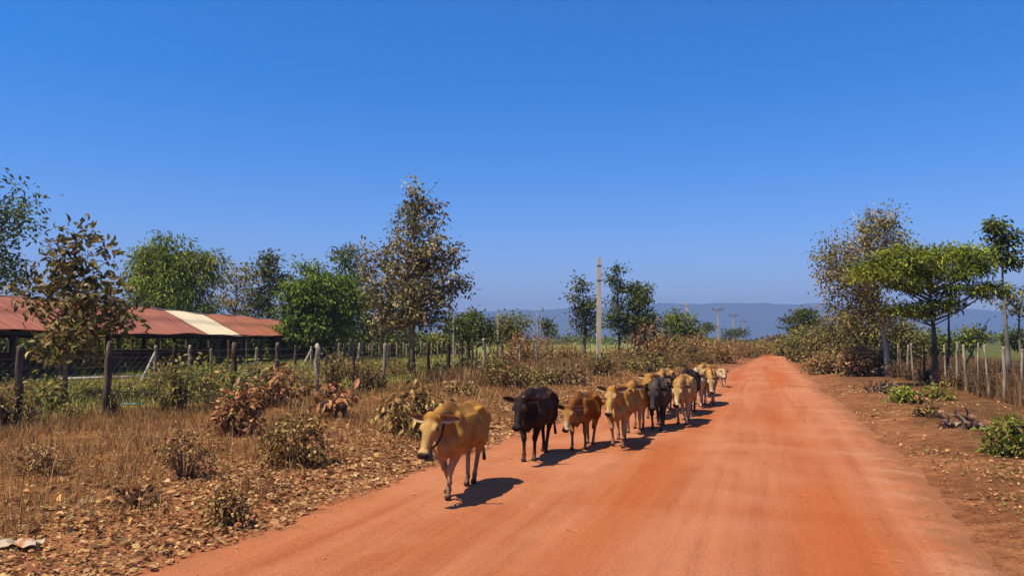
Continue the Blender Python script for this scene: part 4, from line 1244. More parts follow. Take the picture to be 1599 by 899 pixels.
def litter(name, label, pts, size, pal, seed):
    r = np.random.default_rng(seed)
    n = len(pts)
    z = ground_h(pts[:, 0], pts[:, 1])
    on_road = road_out(pts[:, 0], pts[:, 1]) < 0.15
    pos = np.stack([pts[:, 0], pts[:, 1], z + np.where(on_road, 0.055, 0.012) + 0.02 * r.random(n)], 1)
    a = r.random(n) * 2 * math.pi
    d = np.stack([np.cos(a), np.sin(a), r.normal(0, 0.22, n)], 1)
    nr = unit(np.stack([r.normal(0, 0.55, n), r.normal(0, 0.55, n), np.ones(n)], 1))
    L = size * r.lognormal(0, 0.42, n)
    mb = MB()
    add_leaves(mb, pos, d, nr, L, L * r.uniform(0.4, 0.75, n), pick(pal, n, r, 0.25), True, 0.15)
    tag(mb.build(name, M_DRY), label, 'leaf litter', kind='stuff')


LIT = [(0.44, 0.235, 0.10), (0.53, 0.315, 0.14), (0.33, 0.155, 0.065), (0.20, 0.09, 0.04), (0.50, 0.27, 0.10)]
p = scatter(62000, lambda y: (edge_l(y) - 4.6, edge_l(y) + 0.25), 3.2, 40, 61, 0.85,
            lambda x, y, r: r.random(len(x)) < np.exp(-((edge_l(y) - x - 0.9) / 1.5) ** 2) * np.clip(0.75 + 0.5 * wob(x, y), 0.1, 1) + 0.10)
litter('leaf_litter', 'curled brown fallen leaves strewn along the left road edge', p, 0.04 + 0.0011 * p[:, 1], LIT, 62)
p = scatter(16000, lambda y: (edge_r(y) + 0.1, np.full_like(y, 6.8)), 5, 34, 63, 0.9,
            lambda x, y, r: r.random(len(x)) < np.clip(0.15 + 1.0 * wob(x * 1.3 + 5, y * 0.9), 0.03, 1))
litter('leaf_litter', 'thin scatter of dry leaves and twigs on the right verge', p, 0.03 + 0.0009 * p[:, 1], LIT + OLIVE[:1], 64)


p = scatter(26000, lambda y: (fl(y) - 0.3, edge_l(y) - 1.0), 4, 45, 67, 0.85, lambda x, y, r: r.random(len(x)) < np.clip(0.5 + 0.8 * wob(x * 0.7 + 3, y * 0.7), 0.05, 1))
litter('leaf_litter', 'small withered leaves lying among the dry grass of the left verge', p, 0.022 + 0.0011 * p[:, 1], LIT[2:4] + DRYB, 68)
r_ = np.random.default_rng(69)
pts_ = []
for _ in range(420):
    y_ = 4.5 * (50 / 4.5) ** r_.random()
    x_ = r_.uniform(float(fl(y_)), float(edge_l(y_)) - 0.9)
    n_ = int(r_.uniform(25, 80))
    pts_.append(np.array([x_, y_]) + r_.normal(0, 0.09 + 0.002 * y_, (n_, 2)))
p = np.vstack(pts_)
blades('grass_tufts', 'longer dry tufts standing out of the left verge grass', 'grass', p, 0.26, 0.0025 + 0.00026 * p[:, 1], STRAW, 70, 1.1)
pts_ = []
for cx_, cy_, sp_, n_ in ((3.0, 7.1, 0.28, 420), (3.5, 6.4, 0.22, 300), (3.3, 8.3, 0.3, 260), (2.6, 9.6, 0.3, 240), (4.2, 7.4, 0.3, 260), (3.0, 11.5, 0.35, 220), (4.6, 9.5, 0.4, 260), (2.5, 13.5, 0.4, 180), (5.2, 12, 0.6, 260), (4.4, 16, 0.7, 260)):
    pts_.append(np.array([cx_, cy_]) + r_.normal(0, sp_, (n_, 2)) * np.array([0.7, 1.5]))
p = np.vstack(pts_)
litter('leaf_litter', 'drifts of pale dry leaves on the sandy edge of the right verge', p, 0.032 + 0.0009 * p[:, 1], LIT + OLIVE[:2], 71)


def clods():
    r = np.random.default_rng(66)
    mb = MB()
    n = 500
    y = 4.0 * (45 / 4.0) ** r.random(n)
    side = r.random(n)
    x = np.where(side < 0.35, edge_l(y) + r.normal(0.2, 0.5, n), np.where(side < 0.9, edge_r(y) + r.normal(0.3, 0.5, n), edge_l(y) + (edge_r(y) - edge_l(y)) * r.random(n)))
    ico = np.array([(0, 0, 1), (0.9, 0, 0.2), (0.2, 0.9, 0.1), (-0.8, 0.4, 0.15), (-0.5, -0.8, 0.2), (0.4, -0.8, 0.1), (0, 0, -0.5)], float)
    tr = [(0, 1, 2), (0, 2, 3), (0, 3, 4), (0, 4, 5), (0, 5, 1), (6, 2, 1), (6, 3, 2), (6, 4, 3), (6, 5, 4), (6, 1, 5)]
    for i in range(n):
        s = 0.006 + 0.014 * r.random() ** 4
        v = ico * s * r.uniform(0.7, 1.3, (7, 3)) + np.array([x[i], y[i], ground_h(x[i], y[i]) + (0.05 if road_out(x[i], y[i]) < 0.1 else 0.01)])
        mb.add(v, tr, None, pick([(0.42, 0.15, 0.07), (0.5, 0.2, 0.1), (0.36, 0.17, 0.1)], 1, r, 0.2)[0])
    tag(mb.build('gravel', M_PLAIN), 'small red clods and pebbles loose on the road and its edges', 'gravel', kind='stuff')


clods()


# ------------------------------------------------------------------ small things
def litter_wrapper():
    xy = ground_px(46, 852)
    r = np.random.default_rng(8)
    mb = MB()
    n, m = 12, 8
    u, v = np.meshgrid(np.linspace(-1, 1, n), np.linspace(-1, 1, m), indexing='ij')
    X = 0.17 * u + 0.015 * np.sin(v * 5)
    Y = 0.10 * v + 0.015 * np.sin(u * 7)
    Z = 0.05 * np.abs(np.sin(u * 2.6 + v * 1.5 + 0.4)) * (1 - 0.45 * v * v) + 0.018 * r.random(u.shape)
    C = np.where((np.abs(u - 0.12) < 0.24)[..., None] & (v < 0.5)[..., None], np.array([0.45, 0.16, 0.05]), np.array([0.50, 0.37, 0.24]))
    idx = np.arange(n * m).reshape(n, m)
    q = np.stack([idx[:-1, :-1], idx[1:, :-1], idx[1:, 1:], idx[:-1, 1:]], -1).reshape(-1, 4)
    mb.add(np.stack([X, Y, Z], -1).reshape(-1, 3), None, q, C.reshape(-1, 3))
    mb.add(np.stack([X, Y, Z - 0.004], -1).reshape(-1, 3), None, q[:, ::-1], C.reshape(-1, 3))
    o = mb.build('plastic_wrapper', M_PLAIN)
    o.location = (xy[0], xy[1], gz(xy) + 0.03)
    o.rotation_euler = (0, 0, YAW)
    tag(o, 'crumpled white plastic litter with an orange patch among fallen leaves', 'litter')


litter_wrapper()
a, b = col_at(190, 20.2), col_at(226, 20.2)
mb = MB()
mb.tube([(0, 0, 0), ((b - a)[0] / 2, (b - a)[1] / 2, 0.01), ((b - a)[0], (b - a)[1], 0)], 0.035, 10, (0.10, 0.42, 0.45))
o = tag(mb.build('plastic_pipe', M_PLAIN, None, True), 'turquoise plastic pipe lying level in the pen grass', 'pipe')
o.location = (a[0], a[1], 0.12)
a, b = col_at(92, 31), col_at(243, 33)
mb = MB()
mb.tube([(0, 0, 0), ((b - a)[0], (b - a)[1], 0.02)], 0.06, 8, (0.5, 0.46, 0.4))
o = tag(mb.build('feed_rail', M_CONC, None, True), 'low pale rail lying along the ground in the pen before the shed', 'rail')
o.location = (a[0], a[1], 0.22)


# ------------------------------------------------------------------ cattle
def surface_nets(d, org, h):
    s = d < 0
    S = np.zeros(tuple(np.array(d.shape) - 1), np.int8)
    for i in (0, 1):
        for j in (0, 1):
            for k in (0, 1):
                S += s[i:d.shape[0] - 1 + i, j:d.shape[1] - 1 + j, k:d.shape[2] - 1 + k]
    I, J, K = np.nonzero((S > 0) & (S < 8))
    idx = np.full(S.shape, -1, np.int32)
    idx[I, J, K] = np.arange(len(I))
    acc = np.zeros((len(I), 3))
    cnt = np.zeros(len(I))
    cor = [(i, j, k) for i in (0, 1) for j in (0, 1) for k in (0, 1)]
    for a in cor:
        for ax in range(3):
            if a[ax]:
                continue
            b = list(a)
            b[ax] = 1
            d0 = d[I + a[0], J + a[1], K + a[2]]
            d1 = d[I + b[0], J + b[1], K + b[2]]
            m = (d0 < 0) != (d1 < 0)
            t = np.where(m, d0 / np.where(m, d0 - d1, 1), 0)
            p = np.tile(np.array(a, float), (len(I), 1))
            p[:, ax] += t
            acc += p * m[:, None]
            cnt += m
    V = (np.stack([I, J, K], 1) + acc / cnt[:, None]) * h + org
    Q = []
    for ax in range(3):
        sl0, sl1 = [slice(None)] * 3, [slice(None)] * 3
        sl0[ax], sl1[ax] = slice(0, -1), slice(1, None)
        a, b = s[tuple(sl0)], s[tuple(sl1)]
        e = np.array(np.nonzero(a != b)).T
        o1, o2 = (ax + 1) % 3, (ax + 2) % 3
        e = e[(e[:, o1] > 0) & (e[:, o2] > 0) & (e[:, o1] < d.shape[o1] - 1) & (e[:, o2] < d.shape[o2] - 1)]
        cells = []
        for u, w in ((-1, -1), (0, -1), (0, 0), (-1, 0)):
            c = e.copy()
            c[:, o1] += u
            c[:, o2] += w
            cells.append(idx[c[:, 0], c[:, 1], c[:, 2]])
        q = np.stack(cells, 1)
        flip = ~a[e[:, 0], e[:, 1], e[:, 2]]
        q[flip] = q[flip][:, ::-1]
        Q.append(q)
    Q = np.vstack(Q)
    return V, Q[(Q >= 0).all(1)]


class Field:
    """a body grown from blended ellipsoids and tapered limbs on a grid"""

    def __init__(self, lo, hi, h):
        self.lo, self.h = np.array(lo, float), h
        n = np.ceil((np.array(hi) - self.lo) / h).astype(int) + 1
        self.n = n
        self.d = np.full(n, 1.0, np.float32)
        self.ax = [self.lo[i] + h * np.arange(n[i]) for i in range(3)]

    def _win(self, lo, hi, pad):
        sl = []
        for i in range(3):
            a = int(max(0, math.floor((lo[i] - pad - self.lo[i]) / self.h)))
            b = int(min(self.n[i], math.ceil((hi[i] + pad - self.lo[i]) / self.h) + 1))
            if b <= a:
                return None
            sl.append(slice(a, b))
        P = np.stack(np.meshgrid(*[self.ax[i][sl[i]] for i in range(3)], indexing='ij'), -1)
        return tuple(sl), P

    def _blend(self, sl, dn, k):
        do = self.d[sl]
        hh = np.clip(0.5 + 0.5 * (do - dn) / k, 0, 1)
        self.d[sl] = do * (1 - hh) + dn * hh - k * hh * (1 - hh)

    def ell(self, c, r, k=0.05, R=None):
        c, r = np.asarray(c, float), np.asarray(r, float)
        ext = r if R is None else np.full(3, r.max())
        w = self._win(c - ext, c + ext, k + 0.04)
        if w is None:
            return
        sl, P = w
        q = P - c
        if R is not None:
            q = q @ R
        k0 = np.sqrt(((q / r) ** 2).sum(-1)) + 1e-6
        k1 = np.sqrt(((q / (r * r)) ** 2).sum(-1)) + 1e-6
        self._blend(sl, k0 * (k0 - 1) / k1, k)

    def cone(self, a, b, ra, rb, k=0.04, ys=1.0):
        """tapered limb; ys > 1 flattens it sideways"""
        a, b = np.asarray(a, float), np.asarray(b, float)
        m = max(ra, rb)
        w = self._win(np.minimum(a, b) - m, np.maximum(a, b) + m, k + 0.04)
        if w is None:
            return
        sl, P = w
        sc = np.array([1, ys, 1.0])
        pa = (P - a) * sc
        ba = (b - a) * sc
        t = np.clip((pa @ ba) / (ba @ ba), 0, 1)
        dn = np.linalg.norm(pa - t[..., None] * ba, axis=-1) - (ra + (rb - ra) * t)
        self._blend(sl, dn, k)


GOLD = dict(coat=(0.42, 0.195, 0.038), dark=(0.17, 0.062, 0.010), belly=(0.46, 0.27, 0.10), shank=(0.46, 0.29, 0.15), sock=(0.10, 0.06, 0.04), muzzle=(0.52, 0.31, 0.115), nose=(0.03, 0.022, 0.02), ear=(0.52, 0.34, 0.17))
TAN = dict(coat=(0.46, 0.24, 0.068), dark=(0.24, 0.10, 0.025), belly=(0.48, 0.32, 0.15), shank=(0.5, 0.35, 0.2), sock=(0.42, 0.32, 0.22), muzzle=(0.64, 0.48, 0.28), nose=(0.03, 0.02, 0.02), ear=(0.5, 0.34, 0.2))
RUSSET = dict(coat=(0.23, 0.08, 0.014), dark=(0.14, 0.05, 0.016), belly=(0.32, 0.16, 0.05), shank=(0.28, 0.14, 0.06), sock=(0.35, 0.25, 0.17), muzzle=(0.58, 0.42, 0.26), nose=(0.03, 0.02, 0.02), ear=(0.42, 0.26, 0.14))
BLACK = dict(coat=(0.038, 0.017, 0.008), dark=(0.016, 0.010, 0.008), belly=(0.028, 0.014, 0.009), shank=(0.016, 0.010, 0.008), sock=(0.03, 0.02, 0.015), muzzle=(0.03, 0.022, 0.02), nose=(0.012, 0.01, 0.01), ear=(0.12, 0.07, 0.045))
GREY = dict(coat=(0.085, 0.058, 0.036), dark=(0.035, 0.026, 0.022), belly=(0.06, 0.04, 0.025), shank=(0.03, 0.02, 0.016), sock=(0.12, 0.09, 0.07), muzzle=(0.06, 0.05, 0.045), nose=(0.015, 0.012, 0.012), ear=(0.10, 0.08, 0.065))
CREAM = dict(coat=(0.55, 0.38, 0.19), dark=(0.45, 0.28, 0.12), belly=(0.6, 0.45, 0.28), shank=(0.55, 0.42, 0.28), sock=(0.55, 0.45, 0.33), muzzle=(0.66, 0.54, 0.4), nose=(0.08, 0.05, 0.04), ear=(0.55, 0.4, 0.26))


def lerp3(c, target, w):
    return c * (1 - w[:, None]) + np.asarray(target)[None] * w[:, None]


def cow(label, xy, pal, yaw=0.0, scale=1.0, voxel=0.016, head_yaw=0.0, head_pitch=-50, poll=(0.92, 0.0, 0.98), fore=((0.12, 0.0), (-0.14, 0.05)), hind=((-0.02, 0.0), (0.18, 0.0)),
        horns=0.0, ear_droop=0.15, girth=1.0, face=None, strap=False, tail_swing=0.0, narrow=0.0, seed=0, hump=1.0, name='cow', cat='cow', group='cattle walking down the road', horn_up=0.8, fore_in=0.0, hind_in=0.03, back=0.0, ear_len=0.9):
    """forward is +X. fore and hind give (step, lift) of the left and right foot."""
    rr = np.random.default_rng(900 + seed)
    f = Field((-1.0, -0.46, -0.03), (1.42, 0.46, 1.34), voxel)
    g = girth
    # trunk
    f.ell((-0.03, 0, 0.755), (0.49, 0.232 * g, 0.262), 0.06)
    f.ell((0.28, 0, 0.77), (0.30, 0.175 * g, 0.27), 0.07)
    f.ell((-0.03, 0, 0.665), (0.33, 0.205 * g, 0.19), 0.09)
    for s in (1, -1):
        for q in range(5):                                    # ribs
            f.cone((0.20 - 0.085 * q, s * 0.17 * g, 0.93), (0.16 - 0.095 * q, s * 0.222 * g, 0.70), 0.018, 0.014, 0.03)
    f.ell((-0.47, 0, 0.84), (0.25, 0.175, 0.21), 0.07)
    f.cone((0.30, 0, 1.0 + back), (-0.50, 0, 1.0 + back * 0.6), 0.04, 0.035, 0.12)
    f.ell((0.34, 0, 1.03), (0.16, 0.045, 0.085 * hump), 0.06)
    for s in (1, -1):
        f.ell((-0.36, s * 0.165, 0.975), (0.055, 0.036, 0.034), 0.07)          # hook bone
        f.ell((-0.66, s * 0.075, 0.925), (0.05, 0.04, 0.04), 0.07)           # pin bone
        f.ell((0.37, s * 0.135, 0.79), (0.115, 0.066, 0.21), 0.05)           # shoulder blade
        f.ell((0.47, s * 0.125, 0.66), (0.09, 0.06, 0.11), 0.045)            # point of the shoulder
    f.ell((0.50, 0, 0.60), (0.13, 0.09, 0.13), 0.08)                          # brisket
    # neck, dewlap
    H = np.array(poll, float)
    nb = np.array([0.42, 0, 0.90])
    mid = (nb + H) / 2 + np.array([0.0, 0, 0.005])
    f.cone(nb, mid, 0.19, 0.135, 0.05, 1.75)
    f.cone(mid, H + np.array([-0.06, 0, -0.03]), 0.135, 0.085, 0.04, 1.45)
    jaw = H + np.array([0.0, 0, -0.16])
    f.cone(jaw + np.array([-0.05, 0, 0]), (0.60, 0, 0.62), 0.045, 0.075, 0.05, 2.6)
    f.cone((0.62, 0, 0.62), (0.50, 0, 0.50), 0.06, 0.06, 0.06, 2.0)
    # head
    hy, hp = math.radians(head_yaw), math.radians(head_pitch)
    fx = np.array([math.cos(hy) * math.cos(hp), math.sin(hy) * math.cos(hp), math.sin(hp)])
    fy = np.array([-math.sin(hy), math.cos(hy), 0])
    fz = np.cross(fx, fy)
    R = np.stack([fx, fy, fz], 1)

    HS = 1.10

    def hd(x, y, z):
        return H + R @ (np.array([x, y, z]) * HS)

    def he(c, r, k):
        f.ell(hd(*c), np.array(r) * HS, k, R)

    he((0.04, 0, -0.035), (0.12, 0.088, 0.095), 0.045)
    he((0.0, 0, 0.03), (0.055, 0.075, 0.05), 0.035)                          # poll
    for s in (1, -1):
        he((0.115, s * 0.076, 0.012), (0.045, 0.024, 0.032), 0.022)         # brow over the eye
        he((0.06, s * 0.062, -0.09), (0.085, 0.026, 0.052), 0.03)           # cheek
        he((0.385, s * 0.038, -0.028), (0.034, 0.024, 0.026), 0.015)        # nostril wing
    f.cone(hd(0.10, 0, -0.012), hd(0.34, 0, -0.035), 0.075 * HS, 0.046 * HS, 0.035, 1.08)
    f.cone(hd(0.02, 0, -0.10), hd(0.33, 0, -0.078), 0.056 * HS, 0.032 * HS, 0.035, 1.15)
    he((0.375, 0, -0.045), (0.05, 0.058, 0.048), 0.02)
    he((0.355, 0, -0.088), (0.048, 0.042, 0.026), 0.015)
    # ears: where they spring from and the way they point
    ears = []
    for s in (1, -1):
        d = np.array([-0.10, s * 1.0, -ear_droop * 1.3])
        d /= np.linalg.norm(d)
        thick = np.array([0.80, 0, 0.60])
        thick = thick - d * (thick @ d)
        thick /= np.linalg.norm(thick)
        wid = np.cross(thick, d)
        Re = R @ np.stack([d, wid, thick], 1)
        root = hd(-0.005, s * 0.072, 0.005)
        f.cone(root, root + Re @ np.array([0.045, 0, 0]), 0.028, 0.020, 0.025)
        ears.append((root, Re))
    # legs
    hooves = []
    for s, (st, lift) in ((1, fore[0]), (-1, fore[1])):
        y = s * (0.125 - fore_in)
        foot = np.array([0.36 + st, y - s * narrow, 0.045 + lift])
        fet = np.array([0.345 + st - (0.05 if lift > 0.02 else 0), y - s * narrow, 0.115 + lift])
        kn = np.array([0.375 + st * 0.52 + lift * 0.9, y - s * narrow * 0.6, 0.345 + lift * 0.35])
        el = np.array([0.345 + st * 0.12, s * 0.135, 0.60])
        f.cone((0.42, s * 0.135, 0.72), el, 0.085, 0.075, 0.06)
        f.cone(el, kn, 0.076, 0.036, 0.045)
        f.ell(kn, (0.041, 0.039, 0.055), 0.025)
        f.cone(kn, fet, 0.029, 0.024, 0.02)
        f.ell(fet, (0.032, 0.030, 0.038), 0.015)
        f.cone(fet, foot + np.array([0.012, 0, 0.01]), 0.025, 0.03, 0.015)
        f.ell(foot + np.array([0.02, s * 0.0, -0.012]), (0.052, 0.041, 0.036), 0.012)
        hooves.append(foot)
    for s, (st, lift) in ((1, hind[0]), (-1, hind[1])):
        y = s * (0.125 - hind_in)
        foot = np.array([-0.50 + st, y - s * narrow, 0.045 + lift])
        fet = np.array([-0.52 + st, y - s * narrow, 0.12 + lift])
        hock = np.array([-0.60 + st * 0.62, y, 0.43 + lift * 0.6])
        stif = np.array([-0.36 + st * 0.25, s * 0.155, 0.63])
        f.cone((-0.50, s * 0.105, 0.84), stif, 0.15, 0.10, 0.09)
        f.cone((-0.58, s * 0.10, 0.78), (-0.54 + st * 0.35, s * 0.12, 0.60), 0.11, 0.075, 0.07)
        f.cone(stif, hock, 0.10, 0.040, 0.05)
        f.ell(hock, (0.048, 0.035, 0.06), 0.025)
        f.cone(hock, fet, 0.033, 0.026, 0.02)
        f.ell(fet, (0.034, 0.030, 0.038), 0.015)
        f.cone(fet, foot + np.array([0.012, 0, 0.01]), 0.026, 0.03, 0.015)
        f.ell(foot + np.array([0.02, 0, -0.012]), (0.052, 0.041, 0.036), 0.012)
        hooves.append(foot)
    # tail
    tp = [(-0.66, 0, 0.97), (-0.735, tail_swing * 0.2, 0.86), (-0.755, tail_swing * 0.5, 0.66), (-0.74, tail_swing * 0.85, 0.48), (-0.735, tail_swing, 0.30)]
    rad = [0.032, 0.024, 0.019, 0.017, 0.026]
    for i in range(4):
        f.cone(tp[i], tp[i + 1], max(rad[i], voxel * 0.9), max(rad[i + 1], voxel * 0.9), 0.015)
    V, Q = surface_nets(f.d, f.lo, voxel)
    # one round of smoothing
    e = np.vstack([Q[:, [0, 1]], Q[:, [1, 2]], Q[:, [2, 3]], Q[:, [3, 0]]])
    for _ in range(1):
        acc = np.zeros_like(V)
        cn = np.zeros(len(V))
        np.add.at(acc, e[:, 0], V[e[:, 1]])
        np.add.at(cn, e[:, 0], 1)
        V = V * 0.5 + 0.5 * acc / np.maximum(cn, 1)[:, None]
    fn = np.zeros_like(V)
    nq = np.cross(V[Q[:, 2]] - V[Q[:, 0]], V[Q[:, 3]] - V[Q[:, 1]])
    for i in range(4):
        np.add.at(fn, Q[:, i], nq)
    fn = unit(fn)
    # coat colours
    x, y, z = V.T
    C = np.tile(np.array(pal['coat']), (len(V), 1))
    blot = np.sin(x * 9 + 2 * np.sin(z * 7)) * np.sin(z * 8 + y * 5 + seed) + 0.6 * np.sin(x * 23 + 3 * np.sin(z * 17 + seed)) * np.sin(z * 21 + y * 19)
    C = C * (1 + 0.13 * blot)[:, None]
    C = lerp3(C, pal['belly'], 0.75 * smooth(0.40, 0.52, x) * smooth(0.80, 0.66, z) * (np.abs(y) < 0.16) * (z > 0.42))     # pale brisket and throat
    C = lerp3(C, pal['belly'], 0.6 * smooth(-0.50, -0.62, x) * smooth(0.80, 0.70, z) * (z > 0.4))                            # pale thighs
    
    C = lerp3(C, pal['dark'], 0.55 * smooth(0.97, 1.07, z) * (x < 0.6))
    C = lerp3(C, pal['dark'], 0.5 * smooth(0.25, 0.5, x) * smooth(0.86, 0.98, z) * (x < 0.55))
    C = lerp3(C, pal['belly'], 0.35 * smooth(0.62, 0.48, z) * (np.abs(x) < 0.6) * (z > 0.4))
    leg = smooth(0.55, 0.42, z)
    C = lerp3(C, pal['shank'], 0.85 * leg)
    C = lerp3(C, pal['sock'], 0.8 * smooth(0.17, 0.10, z))
    hl = (V - H) @ R / HS
    inhead = (hl[:, 0] > -0.06) & (hl[:, 0] < 0.5) & (np.abs(hl[:, 1]) < 0.2) & (np.abs(hl[:, 2] + 0.03) < 0.2) & (x > 0.62)
    ih = inhead.astype(float)
    C = lerp3(C, face if face is not None else pal['coat'], 0.9 * ih * smooth(0.02, 0.08, hl[:, 0]) * smooth(0.28, 0.2, hl[:, 0]))
    C = lerp3(C, pal['muzzle'], 0.9 * ih * smooth(0.20, 0.31, hl[:, 0]))
    C = lerp3(C, pal['nose'], ih * smooth(0.365, 0.395, hl[:, 0]) * smooth(-0.10, -0.07, hl[:, 2]))
    for s in (1, -1):
        re_ = np.linalg.norm((hl - np.array([0.118, s * 0.086, -0.008])) * np.array([0.8, 1, 1]), axis=1)
        C = lerp3(C, pal['ear'], 0.55 * ih * smooth(0.06, 0.035, re_))
        C = lerp3(C, (0.03, 0.018, 0.012), 0.9 * ih * smooth(0.034, 0.024, re_))
        C = lerp3(C, (0.012, 0.008, 0.008), ih * smooth(0.024, 0.014, np.linalg.norm(hl - np.array([0.415, s * 0.036, -0.035]), axis=1)))
    for hf in hooves:
        m = (np.linalg.norm(V[:, :2] - hf[:2] - np.array([0.015, 0]), axis=1) < 0.09) & (z < hf[2] + 0.012)
        C = lerp3(C, (0.03, 0.022, 0.018), m * 0.9)
    C = lerp3(C, (0.03, 0.02, 0.015), 0.9 * smooth(0.40, 0.34, z) * (x < -0.66) * (z > 0.2))
    C = lerp3(C, (0.30, 0.12, 0.05), 0.35 * smooth(0.30, 0.08, z) * (0.6 + 0.4 * np.sin(x * 31 + z * 23)))         # road dust on the shins
    C = np.clip(C * (1 + rr.normal(0, 0.07, (len(V), 1))), 0.004, 0.9)
    zg = float(ground_h(xy[0], xy[1])) + 0.045
    root = empty(name, (xy[0], xy[1], zg), label, cat, group, -math.pi / 2 + math.radians(yaw))
    root.scale = (scale, scale, scale)
    mb = MB()
    mb.add(V, None, Q, C)
    for o_, Re in ears:                                   # leaf-shaped cupped ears, part of the same body
        nu, nv = 9, 7
        uu, vv = np.meshgrid(np.linspace(0, 1, nu), np.linspace(-1, 1, nv), indexing='ij')
        hw = 0.056 * ear_len * np.sin(np.pi * np.clip(0.10 + 0.90 * uu, 0, 1) ** 0.85) ** 0.75 + 0.004
        px_ = 0.015 + 0.225 * ear_len * uu
        py_ = hw * vv
        pz_ = 0.028 * vv * vv * (1 - 0.5 * uu) - 0.02 * uu * uu
        front = o_ + np.stack([px_, py_, pz_], -1).reshape(-1, 3) @ Re.T
        back = o_ + np.stack([px_, py_ * 0.97, pz_ - 0.012 * (1 - vv * vv) - 0.004], -1).reshape(-1, 3) @ Re.T
        cf = np.where((np.abs(vv) < 0.5)[..., None], np.array(pal['ear']) * 0.35, np.array(pal['ear'])).reshape(-1, 3)
        ii = np.arange(nu * nv).reshape(nu, nv)
        qq = np.stack([ii[:-1, :-1], ii[1:, :-1], ii[1:, 1:], ii[:-1, 1:]], -1).reshape(-1, 4)
        rim = np.concatenate([ii[:, 0], ii[-1, 1:], ii[::-1, -1][1:], ii[0, ::-1][1:-1]])
        m_ = nu * nv
        rq = np.stack([rim, np.roll(rim, -1), np.roll(rim, -1) + m_, rim + m_], 1)
        mb.add(np.vstack([front, back]), None, np.vstack([qq, qq[:, ::-1] + m_, rq]), np.vstack([cf, np.tile(np.array(pal['coat']) * 0.8, (m_, 1))]))
    mb.build('body', M_COAT, root, True)
    for s in (1, -1):
        c = hd(0.118, s * 0.086, -0.008)
        mb = MB()
        n1, n2 = 8, 6
        th = np.linspace(0, math.pi, n2)
        rings = [(c + R @ np.array([-math.cos(t) * 0.026, 0, 0]), 0.021 * math.sin(t) + 0.0005) for t in th]
        mb.tube(np.array([q[0] for q in rings]), np.array([q[1] for q in rings]), n1, (0.012, 0.008, 0.006))
        mb.build('eye', M_EYE, root, True)
    if horns > 0:
        for s in (1, -1):
            t = np.linspace(0, 1, 7)
            pts = [hd(-0.02 - 0.02 * q, s * (0.045 + 0.45 * horns * math.sin(q * 1.5)), 0.05 + horns * horn_up * q ** 1.2) for q in t]
            mb = MB()
            mb.tube(np.array(pts), 0.020 * (1 - 0.8 * t), 7, np.array([(0.36, 0.29, 0.2)] * 4 + [(0.2, 0.15, 0.1)] * 2 + [(0.06, 0.045, 0.035)]))
            mb.build('horn', M_HORN, root, True)
    if strap:
        mb = MB()
        cen = H + np.array([-0.04, 0, -0.10])
        ang = np.linspace(0, 2 * math.pi, 25)
        fw = np.array([0.30, 0, -0.95])
        pts = [cen + np.array([0.10, 0, -0.05]) * (-math.cos(t)) + np.array([0, 1, 0]) * 0.118 * math.sin(t) + np.array([0.05, 0, -0.17]) * (1 - math.cos(t)) * 0.5 + np.array([0, 0, 0.10]) * (1 + math.cos(t)) * 0.5 for t in ang]
        mb.tube(np.array(pts), 0.013, 6, (0.03, 0.02, 0.016))
        st = mb.build('neck_strap', M_PLAIN, root, True)
        low = pts[12]
        mb = MB()
        mb.tube([low + np.array([0, 0, 0.0]), low + np.array([0, 0, -0.03]), low + np.array([0, 0, -0.10]), low + np.array([0, 0, -0.13])], [0.02, 0.042, 0.052, 0.05], 10, (0.05, 0.038, 0.03))
        mb.build('bell', M_HORN, st, True)
    return root


def cow_at(f_px, f_py, h_px, h_py):
    """centre between the fore feet and the hind feet seen in the photograph"""
    return (ground_px(f_px, f_py) + ground_px(h_px, h_py)) / 2


cow('golden cow leading the herd, black strap and bell at its throat', cow_at(697, 777, 735, 755), GOLD, 3, 0.97, 0.0115, -8, -56, (0.88, 0.0, 0.97), ((0.10, 0.0), (-0.10, 0.03)), ((-0.06, 0.0), (0.10, 0.0)),
    0.0, 0.16, 1.04, (0.52, 0.31, 0.10), True, 0.10, 0.035, 1, 1.0, ear_len=1.0, fore_in=0.05, hind_in=0.07)
cow('black-brown cow walking second, behind the golden leader', cow_at(823, 719, 850, 706), BLACK, 2, 0.97, 0.0125, -4, -58, (0.90, 0.0, 0.95), ((0.02, 0.0), (0.14, 0.0)), ((0.0, 0.0), (-0.12, 0.0)),
    0.07, 0.0, 1.05, (0.022, 0.016, 0.014), False, 0.14, 0.03, 2, 0.7, horn_up=0.9, fore_in=0.03, hind_in=0.06, back=0.03)
cow('russet cow with lowered head and white muzzle third in line', cow_at(900, 703, 920, 692), RUSSET, -2, 0.85, 0.014, -12, -62, (0.92, -0.02, 0.84), ((-0.08, 0.0), (0.10, 0.0)), ((0.06, 0.0), (-0.10, 0.0)),
    0.05, 0.1, 0.84, (0.40, 0.20, 0.06), False, 0.0, 0.02, 3, 1.0)
cow('horned golden cow with raised head beside the russet one', cow_at(945, 699, 985, 688), GOLD, 6, 0.94, 0.014, -16, -60, (0.90, -0.05, 1.04), ((0.14, 0.0), (-0.06, 0.02)), ((0.10, 0.0), (-0.12, 0.0)),
    0.15, -0.15, 1.0, (0.50, 0.29, 0.10), False, 0.0, 0.03, 4, 0.9, horn_up=0.9)
cow('golden cow mostly hidden behind the horned one, rump showing', cow_at(984, 681, 998, 668), GOLD, 2, 0.94, 0.018, 0, -50, (0.90, 0, 0.98), ((0.05, 0.0), (-0.12, 0.0)), ((0.08, 0.0), (-0.10, 0.0)),
    0.0, 0.1, 1.0, None, False, 0.0, 0.0, 5)
